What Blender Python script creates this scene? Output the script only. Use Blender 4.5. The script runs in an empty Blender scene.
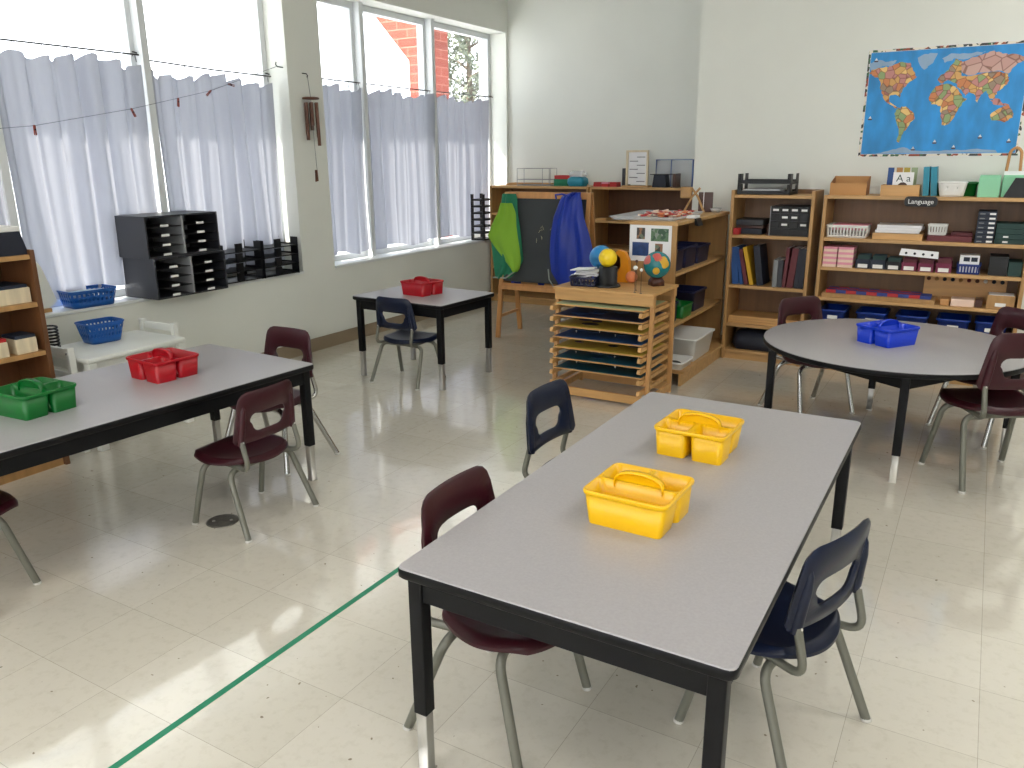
import bpy, math, random
from mathutils import Vector, Matrix
import bmesh
random.seed(7)
PI = math.pi
C = bpy.context.scene.collection
scene = bpy.context.scene

# ------------------------------------------------------------------ camera, world, sun, exposure
cam_d = bpy.data.cameras.new('camera')
cam_d.sensor_width = 36.0
cam_d.lens = 795.16 / 1024 * 36.0
cam_d.clip_start = 0.05
cam_d.clip_end = 200
cam = bpy.data.objects.new('camera', cam_d)
C.objects.link(cam)
_yaw, _pit, _rol = math.radians(-30.5004), math.radians(15.9341), math.radians(0.4852)
_f = Vector((math.sin(_yaw) * math.cos(_pit), math.cos(_yaw) * math.cos(_pit), -math.sin(_pit)))
_r0 = Vector((math.cos(_yaw), -math.sin(_yaw), 0))
_d0 = _f.cross(_r0)
_r = _r0 * math.cos(_rol) + _d0 * math.sin(_rol)
_d = -_r0 * math.sin(_rol) + _d0 * math.cos(_rol)
cam.matrix_world = Matrix(((_r.x, -_d.x, -_f.x, 0), (_r.y, -_d.y, -_f.y, 0), (_r.z, -_d.z, -_f.z, 1.44), (0, 0, 0, 1)))
scene.camera = cam

scene.view_settings.view_transform = 'Standard'
scene.view_settings.look = 'None'
scene.view_settings.gamma = 1.0
scene.view_settings.use_curve_mapping = False
scene.view_settings.exposure = 0.0
SKY, SUN, FILL = 3.9, 18.0, 22.0
scene.cycles.max_bounces = 10
scene.cycles.diffuse_bounces = 6
scene.cycles.transparent_max_bounces = 12
scene.cycles.use_denoising = True
scene.cycles.sample_clamp_indirect = 8.0

world = bpy.data.worlds.new('sky')
scene.world = world
world.use_nodes = True
nt = world.node_tree
nt.nodes.clear()
_o = nt.nodes.new('ShaderNodeOutputWorld')
_b = nt.nodes.new('ShaderNodeBackground')
_tc = nt.nodes.new('ShaderNodeTexCoord')
_sp = nt.nodes.new('ShaderNodeSeparateXYZ')
_cr = nt.nodes.new('ShaderNodeValToRGB')
_cr.color_ramp.elements[0].position = 0.0
_cr.color_ramp.elements[0].color = (0.95, 0.97, 1.0, 1)
_cr.color_ramp.elements[1].position = 0.9
_cr.color_ramp.elements[1].color = (0.62, 0.78, 1.0, 1)
nt.links.new(_tc.outputs['Generated'], _sp.inputs[0])
nt.links.new(_sp.outputs['Z'], _cr.inputs[0])
nt.links.new(_cr.outputs[0], _b.inputs['Color'])
_b.inputs['Strength'].default_value = SKY
nt.links.new(_b.outputs[0], _o.inputs[0])

def light(kind, name, loc, direction, energy, color=(1, 1, 1), size=(1, 1), **kw):
    l = bpy.data.lights.new(name, kind)
    l.energy = energy
    l.color = color
    if kind == 'AREA':
        l.shape = 'RECTANGLE'
        l.size, l.size_y = size
    for k, v in kw.items():
        (setattr(l, k, v) if hasattr(l, k) else setattr(l.cycles, k, v))
    o = bpy.data.objects.new(name, l)
    C.objects.link(o)
    o.location = loc
    o.rotation_euler = Vector(direction).to_track_quat('-Z', 'Y').to_euler()
    return o
light('SUN', 'sun', (-8, 0, 6), (0.52, 0.62, -0.62), SUN, (1.0, 0.93, 0.82), angle=math.radians(0.8))
# sky light enters through the window openings
def portal(x, y0, y1, z0, z1, d=(1, 0, 0)):
    p = light('AREA', 'window_portal', (x, (y0 + y1) / 2, (z0 + z1) / 2), d, 1.0, size=(y1 - y0, z1 - z0))
    p.data.cycles.is_portal = True
# added, unseen fill lights under the ceiling that brighten the room
for lx, ly in ((0.9, 0.2), (0.9, 2.6), (0.9, 4.8), (-1.9, 0.2)):
    light('AREA', 'fill_light', (lx, ly, 2.97), (0, 0, -1), FILL, (1.0, 0.98, 0.95), size=(1.2, 0.6))

# ------------------------------------------------------------------ materials
def lin(c):
    return tuple((v / 12.92 if v <= 0.04045 else ((v + 0.055) / 1.055) ** 2.4) for v in c)
def rgb(r, g, b):
    return lin((r / 255, g / 255, b / 255)) + (1,)
def mat(name, col, rough=0.5, metal=0.0, spec=0.5, var=0.0, vscale=6.0, bump=0.0, bscale=60.0, stretch=None, coat=0.0):
    m = bpy.data.materials.new(name)
    m.use_nodes = True
    n = m.node_tree
    b = n.nodes['Principled BSDF']
    b.inputs['Base Color'].default_value = col
    b.inputs['Roughness'].default_value = rough
    b.inputs['Metallic'].default_value = metal
    b.inputs['Specular IOR Level'].default_value = spec
    b.inputs['Coat Weight'].default_value = coat
    b.inputs['Coat Roughness'].default_value = 0.1
    if var or bump:
        tc = n.nodes.new('ShaderNodeTexCoord')
        mp = n.nodes.new('ShaderNodeMapping')
        n.links.new(tc.outputs['Object'], mp.inputs[0])
        if stretch:
            mp.inputs['Scale'].default_value = stretch
    if var:
        nz = n.nodes.new('ShaderNodeTexNoise')
        nz.inputs['Scale'].default_value = vscale
        nz.inputs['Detail'].default_value = 4
        n.links.new(mp.outputs[0], nz.inputs['Vector'])
        rp = n.nodes.new('ShaderNodeValToRGB')
        rp.color_ramp.elements[0].position = 0.3
        rp.color_ramp.elements[1].position = 0.7
        rp.color_ramp.elements[0].color = tuple(v * (1 - var) for v in col[:3]) + (1,)
        rp.color_ramp.elements[1].color = tuple(min(1, v * (1 + var)) for v in col[:3]) + (1,)
        n.links.new(nz.outputs['Fac'], rp.inputs[0])
        n.links.new(rp.outputs[0], b.inputs['Base Color'])
    if bump:
        nb = n.nodes.new('ShaderNodeTexNoise')
        nb.inputs['Scale'].default_value = bscale
        n.links.new(mp.outputs[0], nb.inputs['Vector'])
        bp = n.nodes.new('ShaderNodeBump')
        bp.inputs['Strength'].default_value = bump
        bp.inputs['Distance'].default_value = 0.002
        n.links.new(nb.outputs['Fac'], bp.inputs['Height'])
        n.links.new(bp.outputs[0], b.inputs['Normal'])
    return m
def wood(name, r, g, b, var=0.14, rough=0.45, axis=0):
    st = [14, 14, 14]
    st[axis] = 1.2
    return mat(name, rgb(r, g, b), rough, var=var, vscale=2.2, stretch=tuple(st))

def floor_mat():
    m = bpy.data.materials.new('vinyl_tile')
    m.use_nodes = True
    n = m.node_tree
    b = n.nodes['Principled BSDF']
    tc = n.nodes.new('ShaderNodeTexCoord')
    mp = n.nodes.new('ShaderNodeMapping')
    mp.inputs['Location'].default_value = (-0.156, -0.159, 0)
    n.links.new(tc.outputs['Object'], mp.inputs[0])
    br = n.nodes.new('ShaderNodeTexBrick')
    br.offset = 0
    br.squash = 1
    br.inputs['Scale'].default_value = 1
    br.inputs['Brick Width'].default_value = 0.305
    br.inputs['Row Height'].default_value = 0.305
    br.inputs['Mortar Size'].default_value = 0.0009
    br.inputs['Mortar Smooth'].default_value = 0.3
    br.inputs['Color1'].default_value = rgb(216, 210, 197)
    br.inputs['Color2'].default_value = rgb(208, 202, 188)
    br.inputs['Mortar'].default_value = rgb(172, 165, 150)
    n.links.new(mp.outputs[0], br.inputs['Vector'])
    nz = n.nodes.new('ShaderNodeTexNoise')
    nz.inputs['Scale'].default_value = 28
    nz.inputs['Detail'].default_value = 6
    nz.inputs['Roughness'].default_value = 0.7
    n.links.new(tc.outputs['Object'], nz.inputs['Vector'])
    rp = n.nodes.new('ShaderNodeValToRGB')
    rp.color_ramp.elements[0].position = 0.25
    rp.color_ramp.elements[0].color = (0.88, 0.87, 0.84, 1)
    rp.color_ramp.elements[1].position = 0.5
    rp.color_ramp.elements[1].color = (1, 1, 1, 1)
    n.links.new(nz.outputs['Fac'], rp.inputs[0])
    mx = n.nodes.new('ShaderNodeMix')
    mx.data_type = 'RGBA'
    mx.blend_type = 'MULTIPLY'
    mx.inputs[0].default_value = 1.0
    n.links.new(br.outputs['Color'], mx.inputs[6])
    n.links.new(rp.outputs[0], mx.inputs[7])
    # scattered dark scuffs
    vz = n.nodes.new('ShaderNodeTexNoise')
    vz.inputs['Scale'].default_value = 45
    vz.inputs['Detail'].default_value = 1
    n.links.new(tc.outputs['Object'], vz.inputs['Vector'])
    vr = n.nodes.new('ShaderNodeValToRGB')
    vr.color_ramp.elements[0].position = 0.765
    vr.color_ramp.elements[0].color = (1, 1, 1, 1)
    vr.color_ramp.elements[1].position = 0.79
    vr.color_ramp.elements[1].color = (0.42, 0.38, 0.33, 1)
    n.links.new(vz.outputs['Fac'], vr.inputs[0])
    m2 = n.nodes.new('ShaderNodeMix')
    m2.data_type = 'RGBA'
    m2.blend_type = 'MULTIPLY'
    m2.inputs[0].default_value = 1.0
    n.links.new(mx.outputs[2], m2.inputs[6])
    n.links.new(vr.outputs[0], m2.inputs[7])
    n.links.new(m2.outputs[2], b.inputs['Base Color'])
    rn = n.nodes.new('ShaderNodeTexNoise')
    rn.inputs['Scale'].default_value = 3
    rn.inputs['Detail'].default_value = 5
    n.links.new(tc.outputs['Object'], rn.inputs['Vector'])
    mr = n.nodes.new('ShaderNodeMapRange')
    mr.inputs['To Min'].default_value = 0.16
    mr.inputs['To Max'].default_value = 0.30
    n.links.new(rn.outputs['Fac'], mr.inputs['Value'])
    n.links.new(mr.outputs[0], b.inputs['Roughness'])
    b.inputs['Specular IOR Level'].default_value = 0.7
    b.inputs['Coat Weight'].default_value = 1.0
    b.inputs['Coat IOR'].default_value = 1.65
    b.inputs['Coat Roughness'].default_value = 0.07
    bn = n.nodes.new('ShaderNodeTexNoise')
    bn.inputs['Scale'].default_value = 9
    bn.inputs['Detail'].default_value = 3
    n.links.new(tc.outputs['Object'], bn.inputs['Vector'])
    bp = n.nodes.new('ShaderNodeBump')
    bp.inputs['Strength'].default_value = 0.12
    bp.inputs['Distance'].default_value = 0.01
    n.links.new(bn.outputs['Fac'], bp.inputs['Height'])
    n.links.new(bp.outputs[0], b.inputs['Normal'])
    n.links.new(bp.outputs[0], b.inputs['Coat Normal'])
    return m

def brick_mat():
    m = bpy.data.materials.new('red_brick')
    m.use_nodes = True
    n = m.node_tree
    b = n.nodes['Principled BSDF']
    tc = n.nodes.new('ShaderNodeTexCoord')
    sp = n.nodes.new('ShaderNodeSeparateXYZ')
    ad = n.nodes.new('ShaderNodeMath')
    ad.operation = 'ADD'
    cb = n.nodes.new('ShaderNodeCombineXYZ')
    n.links.new(tc.outputs['Object'], sp.inputs[0])
    n.links.new(sp.outputs['X'], ad.inputs[0])
    n.links.new(sp.outputs['Y'], ad.inputs[1])
    n.links.new(ad.outputs[0], cb.inputs['X'])
    n.links.new(sp.outputs['Z'], cb.inputs['Y'])
    br = n.nodes.new('ShaderNodeTexBrick')
    br.inputs['Scale'].default_value = 1
    br.inputs['Brick Width'].default_value = 0.30
    br.inputs['Row Height'].default_value = 0.10
    br.inputs['Mortar Size'].default_value = 0.006
    br.inputs['Color1'].default_value = rgb(140, 60, 44)
    br.inputs['Color2'].default_value = rgb(122, 50, 36)
    br.inputs['Mortar'].default_value = rgb(160, 104, 88)
    n.links.new(cb.outputs[0], br.inputs['Vector'])
    n.links.new(br.outputs['Color'], b.inputs['Base Color'])
    b.inputs['Roughness'].default_value = 0.85
    return m

def cloth_mat(name, col, trans=0.4):
    m = bpy.data.materials.new(name)
    m.use_nodes = True
    n = m.node_tree
    n.nodes.clear()
    o = n.nodes.new('ShaderNodeOutputMaterial')
    d = n.nodes.new('ShaderNodeBsdfDiffuse')
    t = n.nodes.new('ShaderNodeBsdfTranslucent')
    mx = n.nodes.new('ShaderNodeMixShader')
    tc = n.nodes.new('ShaderNodeTexCoord')
    w = n.nodes.new('ShaderNodeTexNoise')
    w.inputs['Scale'].default_value = 300
    n.links.new(tc.outputs['Object'], w.inputs['Vector'])
    bp = n.nodes.new('ShaderNodeBump')
    bp.inputs['Strength'].default_value = 0.1
    bp.inputs['Distance'].default_value = 0.001
    n.links.new(w.outputs['Fac'], bp.inputs['Height'])
    for s in (d, t):
        s.inputs['Color'].default_value = col
        n.links.new(bp.outputs[0], s.inputs['Normal'])
    mx.inputs[0].default_value = trans
    n.links.new(d.outputs[0], mx.inputs[1])
    n.links.new(t.outputs[0], mx.inputs[2])
    n.links.new(mx.outputs[0], o.inputs[0])
    return m

def glass_mat(name, col=(1, 1, 1, 1), refl=0.07, rough=0.02, milk=0.0):
    m = bpy.data.materials.new(name)
    m.use_nodes = True
    n = m.node_tree
    n.nodes.clear()
    o = n.nodes.new('ShaderNodeOutputMaterial')
    t = n.nodes.new('ShaderNodeBsdfTransparent')
    t.inputs['Color'].default_value = col
    g = n.nodes.new('ShaderNodeBsdfGlossy')
    g.inputs['Roughness'].default_value = rough
    mx = n.nodes.new('ShaderNodeMixShader')
    mx.inputs[0].default_value = refl
    n.links.new(t.outputs[0], mx.inputs[1])
    n.links.new(g.outputs[0], mx.inputs[2])
    out = mx
    if milk:
        d = n.nodes.new('ShaderNodeBsdfDiffuse')
        d.inputs['Color'].default_value = (0.85, 0.87, 0.9, 1)
        m2 = n.nodes.new('ShaderNodeMixShader')
        m2.inputs[0].default_value = milk
        n.links.new(mx.outputs[0], m2.inputs[1])
        n.links.new(d.outputs[0], m2.inputs[2])
        out = m2
    n.links.new(out.outputs[0], o.inputs[0])
    return m

M = dict(
    wall=mat('wall_paint', rgb(222, 224, 217), 0.7, spec=0.3, var=0.015, vscale=3, bump=0.05, bscale=180),
    ceil=mat('ceiling_paint', rgb(226, 226, 220), 0.9),
    base=mat('vinyl_base', rgb(146, 130, 108), 0.5, var=0.05),
    frame=mat('window_frame_white', rgb(214, 218, 220), 0.45),
    frame_dark=mat('window_frame_grey', rgb(118, 120, 120), 0.5),
    sill=mat('sill_white', rgb(216, 220, 220), 0.35),
    glass=glass_mat('window_glass'),
    clear=glass_mat('clear_plastic', (0.97, 0.98, 0.98, 1), 0.05, 0.15, 0.30),
    brick=brick_mat(),
    curtain=cloth_mat('white_cotton_curtain', rgb(168, 171, 181), 0.26),
    fill_cloth=cloth_mat('fill_blind_cloth', rgb(242, 243, 246), 0.62),  # bright translucent sheet for the added fill windows
    laminate=mat('grey_laminate', rgb(160, 157, 159), 0.33, var=0.05, vscale=160, spec=0.5),
    black=mat('black_enamel', rgb(12, 13, 16), 0.45, spec=0.2),
    blackp=mat('black_plastic', rgb(15, 16, 19), 0.42, spec=0.4, var=0.08, vscale=30),
    chrome=mat('brushed_steel_insert', rgb(178, 175, 168), 0.3, metal=0.7, var=0.12, vscale=40, stretch=(1, 1, 0.2)),
    tube=mat('grey_enamel_tube', rgb(112, 112, 102), 0.38, metal=0.3),
    tube_c=mat('chrome_tube', rgb(180, 180, 178), 0.2, metal=0.95),
    maroon=mat('maroon_plastic', rgb(54, 15, 24), 0.36, spec=0.35, var=0.05, vscale=12, bump=0.05, bscale=400),
    navy=mat('navy_plastic', rgb(8, 19, 44), 0.36, spec=0.35, var=0.05, vscale=12, bump=0.05, bscale=400),
    glide=mat('grey_foot_glide', rgb(196, 194, 188), 0.5),
    red=mat('red_plastic', rgb(166, 5, 24), 0.32, var=0.03),
    green=mat('green_plastic', rgb(0, 100, 36), 0.32, var=0.03),
    yellow=mat('yellow_plastic', rgb(236, 184, 0), 0.3, var=0.02),
    blue=mat('blue_plastic', rgb(4, 54, 196), 0.32, var=0.03),
    bblue=mat('blue_basket_plastic', rgb(10, 84, 164), 0.35),
    nblue=mat('navy_bin_plastic', rgb(18, 26, 62), 0.4),
    bin_blue=mat('blue_bin_plastic', rgb(6, 50, 136), 0.38),
    white=mat('white_plastic', rgb(228, 228, 224), 0.4),
    whitew=mat('white_painted_wood', rgb(222, 224, 218), 0.4, var=0.02),
    paper=mat('white_paper', rgb(236, 236, 238), 0.7),
    paper_b=mat('pale_blue_paper', rgb(186, 208, 222), 0.7),
    label=mat('white_label', rgb(232, 232, 230), 0.6),
    oak=wood('oak_veneer', 172, 132, 82, axis=2),
    oak_h=wood('oak_veneer_edge', 188, 148, 96, axis=0),
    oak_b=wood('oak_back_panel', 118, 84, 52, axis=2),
    pine=wood('pine_board', 196, 152, 96, axis=0),
    pine_v=wood('pine_post', 190, 144, 90, axis=2),
    easelw=wood('easel_wood', 184, 132, 78, axis=2),
    dark_oak=wood('brown_bookcase_wood', 100, 64, 36, axis=2),
    slate=mat('chalkboard_slate', rgb(52, 56, 58), 0.75, var=0.12, vscale=5),
    chalk=mat('chalk_mark', rgb(190, 186, 150), 0.9),
    greenf=mat('lime_smock_fabric', rgb(126, 172, 46), 0.8, bump=0.2, bscale=120),
    tealf=mat('green_smock_lining', rgb(26, 116, 84), 0.75, bump=0.2, bscale=120),
    bluef=mat('blue_nylon_smock', rgb(10, 46, 150), 0.45, bump=0.25, bscale=70),
    trim=mat('grey_binding_tape', rgb(150, 158, 150), 0.7),
    card=mat('brown_cardboard', rgb(186, 138, 88), 0.8, var=0.04),
    cardd=mat('brown_cardboard_edge', rgb(150, 104, 64), 0.8),
    pink=mat('pink_card', rgb(226, 150, 168), 0.7),
    cream=mat('cream_card', rgb(232, 204, 186), 0.7),
    teal=mat('teal_cover', rgb(22, 130, 156), 0.45),
    mint=mat('mint_card', rgb(142, 206, 168), 0.6),
    dkgreen=mat('dark_green_card', rgb(24, 58, 54), 0.6),
    dknavy=mat('dark_navy_card', rgb(28, 38, 56), 0.6),
    grey=mat('grey_plastic', rgb(128, 130, 132), 0.45),
    charcoal=mat('charcoal_board', rgb(44, 46, 52), 0.42),
    lgrey=mat('light_grey_board', rgb(150, 152, 154), 0.5),
    mar_card=mat('maroon_card', rgb(112, 28, 62), 0.6),
    wine=mat('wine_red_cover', rgb(96, 34, 42), 0.55),
    bcover=mat('blue_cover', rgb(28, 74, 138), 0.5),
    ncover=mat('black_navy_cover', rgb(20, 26, 42), 0.5),
    ycover=mat('yellow_cover', rgb(206, 162, 36), 0.5),
    rod_r=mat('red_paint', rgb(176, 38, 40), 0.45),
    rod_b=mat('blue_paint', rgb(36, 56, 128), 0.45),
    orange=mat('orange_plastic', rgb(232, 148, 28), 0.35),
    peach=mat('orange_ball_paint', rgb(226, 132, 84), 0.4),
    sun_y=mat('yellow_ball_paint', rgb(240, 206, 30), 0.35),
    globe_b=mat('blue_globe_paint', rgb(40, 130, 190), 0.3, var=0.35, vscale=9),
    globe_t=mat('teal_globe_paint', rgb(28, 122, 130), 0.25, var=0.1, vscale=9),
    land=mat('pink_globe_land', rgb(196, 92, 84), 0.3),
    brownb=mat('dark_brown_base', rgb(70, 38, 28), 0.4),
    wire=mat('dark_wire', rgb(50, 48, 46), 0.4, metal=0.6),
    palewood=wood('pale_birch', 214, 200, 170, axis=2),
    bamboo=wood('bamboo', 92, 52, 32, axis=2),
    string=mat('grey_string', rgb(90, 92, 96), 0.8),
    pin=wood('clothespin_wood', 140, 62, 46, axis=2),
    tape=mat('green_floor_tape', rgb(38, 132, 98), 0.5),
    brass=mat('worn_grey_metal', rgb(112, 108, 100), 0.45, metal=0.7, var=0.2, vscale=50),
    map_b=mat('map_blue_ocean', rgb(34, 138, 206), 0.5, var=0.22, vscale=7, stretch=(1.6, 1, 0.7)),
    map_w=mat('map_white_margin', rgb(222, 224, 222), 0.6),
    leaf=mat('tree_leaf', rgb(112, 118, 100), 0.8, var=0.45, vscale=3),
    bark=mat('tree_bark', rgb(96, 84, 70), 0.9, var=0.2),
    ground=mat('snowy_ground', rgb(206, 206, 204), 0.9, var=0.05),
    mapg=mat('puzzle_green', rgb(150, 166, 128), 0.5), mapbk=mat('puzzle_navy', rgb(22, 34, 62), 0.45),
    mapy=mat('puzzle_olive', rgb(178, 158, 62), 0.5), mapbl=mat('puzzle_blue', rgb(22, 66, 116), 0.45),
    maptl=mat('puzzle_teal', rgb(14, 78, 96), 0.45),
)
# country colours of the wall map and the edging of small flags: patchwork of cells
def patch_mat(name, cols, scale, stretch=(1, 1, 1)):
    m = bpy.data.materials.new(name)
    m.use_nodes = True
    n = m.node_tree
    b = n.nodes['Principled BSDF']
    b.inputs['Roughness'].default_value = 0.55
    tc = n.nodes.new('ShaderNodeTexCoord')
    mp = n.nodes.new('ShaderNodeMapping')
    mp.inputs['Scale'].default_value = stretch
    v = n.nodes.new('ShaderNodeTexVoronoi')
    v.inputs['Scale'].default_value = scale
    sp = n.nodes.new('ShaderNodeSeparateColor')
    r = n.nodes.new('ShaderNodeValToRGB')
    r.color_ramp.interpolation = 'CONSTANT'
    while len(r.color_ramp.elements) < len(cols):
        r.color_ramp.elements.new(0.5)
    for i, c in enumerate(cols):
        r.color_ramp.elements[i].position = i / len(cols)
        r.color_ramp.elements[i].color = rgb(*c)
    n.links.new(tc.outputs['Object'], mp.inputs[0])
    n.links.new(mp.outputs[0], v.inputs['Vector'])
    n.links.new(v.outputs['Color'], sp.inputs[0])
    n.links.new(sp.outputs[0], r.inputs[0])
    n.links.new(r.outputs[0], b.inputs['Base Color'])
    return m
def outlined(m, scale, col):
    n = m.node_tree
    b = n.nodes['Principled BSDF']
    src = b.inputs['Base Color'].links[0].from_socket
    mp = [q for q in n.nodes if q.type == 'MAPPING'][0]
    v = n.nodes.new('ShaderNodeTexVoronoi')
    v.feature = 'DISTANCE_TO_EDGE'
    v.inputs['Scale'].default_value = scale
    n.links.new(mp.outputs[0], v.inputs['Vector'])
    r = n.nodes.new('ShaderNodeValToRGB')
    r.color_ramp.elements[0].position = 0.02
    r.color_ramp.elements[0].color = col
    r.color_ramp.elements[1].position = 0.07
    r.color_ramp.elements[1].color = (1, 1, 1, 1)
    n.links.new(v.outputs['Distance'], r.inputs[0])
    mx = n.nodes.new('ShaderNodeMix')
    mx.data_type = 'RGBA'
    mx.blend_type = 'MULTIPLY'
    mx.inputs[0].default_value = 0.6
    n.links.new(src, mx.inputs[6])
    n.links.new(r.outputs[0], mx.inputs[7])
    n.links.new(mx.outputs[2], b.inputs['Base Color'])
    return m
M['map_land'] = patch_mat('map_countries', [(206, 160, 96), (140, 160, 110), (196, 126, 80), (188, 130, 124), (226, 190, 120), (150, 130, 110)], 26)
M['map_north'] = patch_mat('map_pink_countries', [(190, 150, 140), (196, 160, 150), (176, 136, 120)], 16)
outlined(M['map_land'], 26, rgb(120, 70, 50))
outlined(M['map_north'], 16, rgb(120, 70, 60))
M['map_ice'] = mat('map_pale_ice', rgb(140, 168, 196), 0.55, var=0.1, vscale=12)
M['map_edge'] = patch_mat('map_flag_border', [(226, 220, 206), (60, 60, 60), (150, 70, 50), (226, 220, 206), (60, 100, 70)], 45)
M['photo_a'] = patch_mat('photo_colours', [(70, 66, 62), (150, 110, 84), (110, 120, 100), (40, 60, 52)], 40)
M['photo_b'] = patch_mat('photo_green', [(90, 120, 90), (60, 90, 70), (140, 150, 140)], 40)
M['photo_c'] = mat('photo_blue', rgb(32, 62, 116), 0.4, var=0.3, vscale=30)
M['bits'] = patch_mat('red_and_cream_tiles', [(196, 52, 30), (226, 196, 160), (212, 90, 50), (238, 222, 196)], 60)

# ------------------------------------------------------------------ mesh helpers
def rr(hx, hy, r, n=4, cx=0.0, cy=0.0):
    r = max(1e-4, min(r, hx - 1e-4, hy - 1e-4))
    out = []
    for (sx, sy, a0) in ((1, 1, 0), (-1, 1, 90), (-1, -1, 180), (1, -1, 270)):
        for k in range(n + 1):
            a = math.radians(a0 + 90 * k / n)
            out.append((cx + sx * (hx - r) + r * math.cos(a), cy + sy * (hy - r) + r * math.sin(a)))
    return out
class MB:
    def __init__(s):
        s.v, s.f, s.m, s.s = [], [], [], []
    def add(s, vs, fs, m=0, smooth=False, T=None):
        k = len(s.v)
        s.v += [tuple(T @ Vector(p)) if T else tuple(p) for p in vs]
        for f in fs:
            s.f.append([k + i for i in f]); s.m.append(m); s.s.append(smooth)
        return s
    def box(s, x0, x1, y0, y1, z0, z1, m=0, T=None):
        v = [(x, y, z) for z in (z0, z1) for y in (y0, y1) for x in (x0, x1)]
        return s.add(v, [(0, 2, 3, 1), (4, 5, 7, 6), (0, 1, 5, 4), (2, 6, 7, 3), (0, 4, 6, 2), (1, 3, 7, 5)], m, False, T)
    def loft(s, rings, m=0, smooth=True, closed=True, cap0=True, cap1=True, T=None, flip=False):
        n = len(rings[0])
        v = [p for r in rings for p in r]
        f = []
        for i in range(len(rings) - 1):
            for j in range(n if closed else n - 1):
                a, b = i * n + j, i * n + (j + 1) % n
                q = (a, b, b + n, a + n)
                f.append(q[::-1] if flip else q)
        s.add(v, f, m, smooth, T)
        if closed and cap0:
            s.add(rings[0], [tuple(range(n))[::-1]], m, False, T)
        if closed and cap1:
            s.add(rings[-1], [tuple(range(n))], m, False, T)
        return s
    def tube(s, pts, r, seg=10, m=0, closed=False, T=None):
        pts = [Vector(p) for p in pts]
        n = len(pts)
        rs = r if isinstance(r, (list, tuple)) else [r] * n
        up, rings = None, []
        for i in range(n):
            if closed:
                t = (pts[(i + 1) % n] - pts[i - 1]).normalized()
            else:
                t = (pts[min(i + 1, n - 1)] - pts[max(i - 1, 0)]).normalized()
            if up is None:
                up = t.orthogonal().normalized()
            up = (up - t * up.dot(t)).normalized()
            w = t.cross(up)
            rings.append([pts[i] + (up * math.cos(2 * PI * k / seg) + w * math.sin(2 * PI * k / seg)) * rs[i] for k in range(seg)])
        if closed:
            rings.append(rings[0])
        return s.loft(rings, m, True, True, not closed, not closed, T)
    def lathe(s, prof, seg=24, m=0, c=(0, 0, 0), T=None):
        rings = [[(c[0] + r * math.cos(2 * PI * k / seg), c[1] + r * math.sin(2 * PI * k / seg), c[2] + z) for k in range(seg)] for r, z in prof]
        return s.loft(rings, m, True, True, prof[0][0] > 1e-5, prof[-1][0] > 1e-5, T)
    def ball(s, c, r, m=0, seg=20, rings=12):
        return s.lathe([(max(1e-6, r * math.sin(PI * k / rings)), -r * math.cos(PI * k / rings)) for k in range(rings + 1)], seg, m, c)
    def prism(s, poly, z0, z1, m=0, T=None, smooth=False):
        n = len(poly)
        a = sum(poly[i][0] * poly[(i + 1) % n][1] - poly[(i + 1) % n][0] * poly[i][1] for i in range(n))
        if a < 0:
            poly = poly[::-1]
        return s.loft([[(p[0], p[1], z0) for p in poly], [(p[0], p[1], z1) for p in poly]], m, smooth, True, True, True, T)
    def rbox(s, rings, m=0, T=None, n=4):      # rings of (z, hx, hy, r)
        return s.loft([[(x, y, z) for x, y in rr(hx, hy, r, n)] for z, hx, hy, r in rings], m, True, True, True, True, T)
    def grid(s, fn, nu, nv, m=0, smooth=True, T=None, flip=False):
        v = [fn(i / nu, j / nv) for j in range(nv + 1) for i in range(nu + 1)]
        f = []
        for j in range(nv):
            for i in range(nu):
                a = j * (nu + 1) + i
                q = (a, a + 1, a + nu + 2, a + nu + 1)
                f.append(q[::-1] if flip else q)
        return s.add(v, f, m, smooth, T)
    def build(s, name, mats, parent=None, bevel=0.0, loc=(0, 0, 0), rot=(0, 0, 0), solid=0.0, sub=0, soft=True, offset=0.0):
        me = bpy.data.meshes.new(name)
        me.from_pydata(s.v, [], s.f)
        for mm in (mats if isinstance(mats, (list, tuple)) else [mats]):
            me.materials.append(M[mm] if isinstance(mm, str) else mm)
        me.polygons.foreach_set('material_index', s.m)
        me.polygons.foreach_set('use_smooth', s.s)
        me.update()
        o = bpy.data.objects.new(name, me)
        C.objects.link(o)
        o.location = loc
        o.rotation_euler = rot
        if parent:
            o.parent = parent
        if solid:
            md = o.modifiers.new('solid', 'SOLIDIFY')
            md.thickness = solid
            md.offset = offset
        if sub:
            md = o.modifiers.new('sub', 'SUBSURF')
            md.levels = md.render_levels = sub
        if bevel:
            md = o.modifiers.new('bevel', 'BEVEL')
            md.width = bevel
            md.segments = 2
            md.limit_method = 'ANGLE'
            md.angle_limit = math.radians(50)
        return o
def box(*a, **k):
    return MB().box(*a, **k)
def cbox(w, d, h, z=0.0, m=0):                # box centred in x and y, standing on z
    return MB().box(-w / 2, w / 2, -d / 2, d / 2, z, z + h, m)
def bend(pts, r=0.03, n=5):                   # polyline with rounded corners
    pts = [Vector(p) for p in pts]
    out = [pts[0]]
    for i in range(1, len(pts) - 1):
        a, b, c = pts[i - 1], pts[i], pts[i + 1]
        k = min(r, (a - b).length * 0.49, (c - b).length * 0.49)
        p, q = b + (a - b).normalized() * k, b + (c - b).normalized() * k
        for j in range(n + 1):
            t = j / n
            out.append(p * (1 - t) ** 2 + b * 2 * t * (1 - t) + q * t * t)
    return out + [pts[-1]]
def tag(o, label, cat, group=None):
    o['label'] = label
    o['category'] = cat
    if group:
        o['group'] = group
    return o
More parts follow.
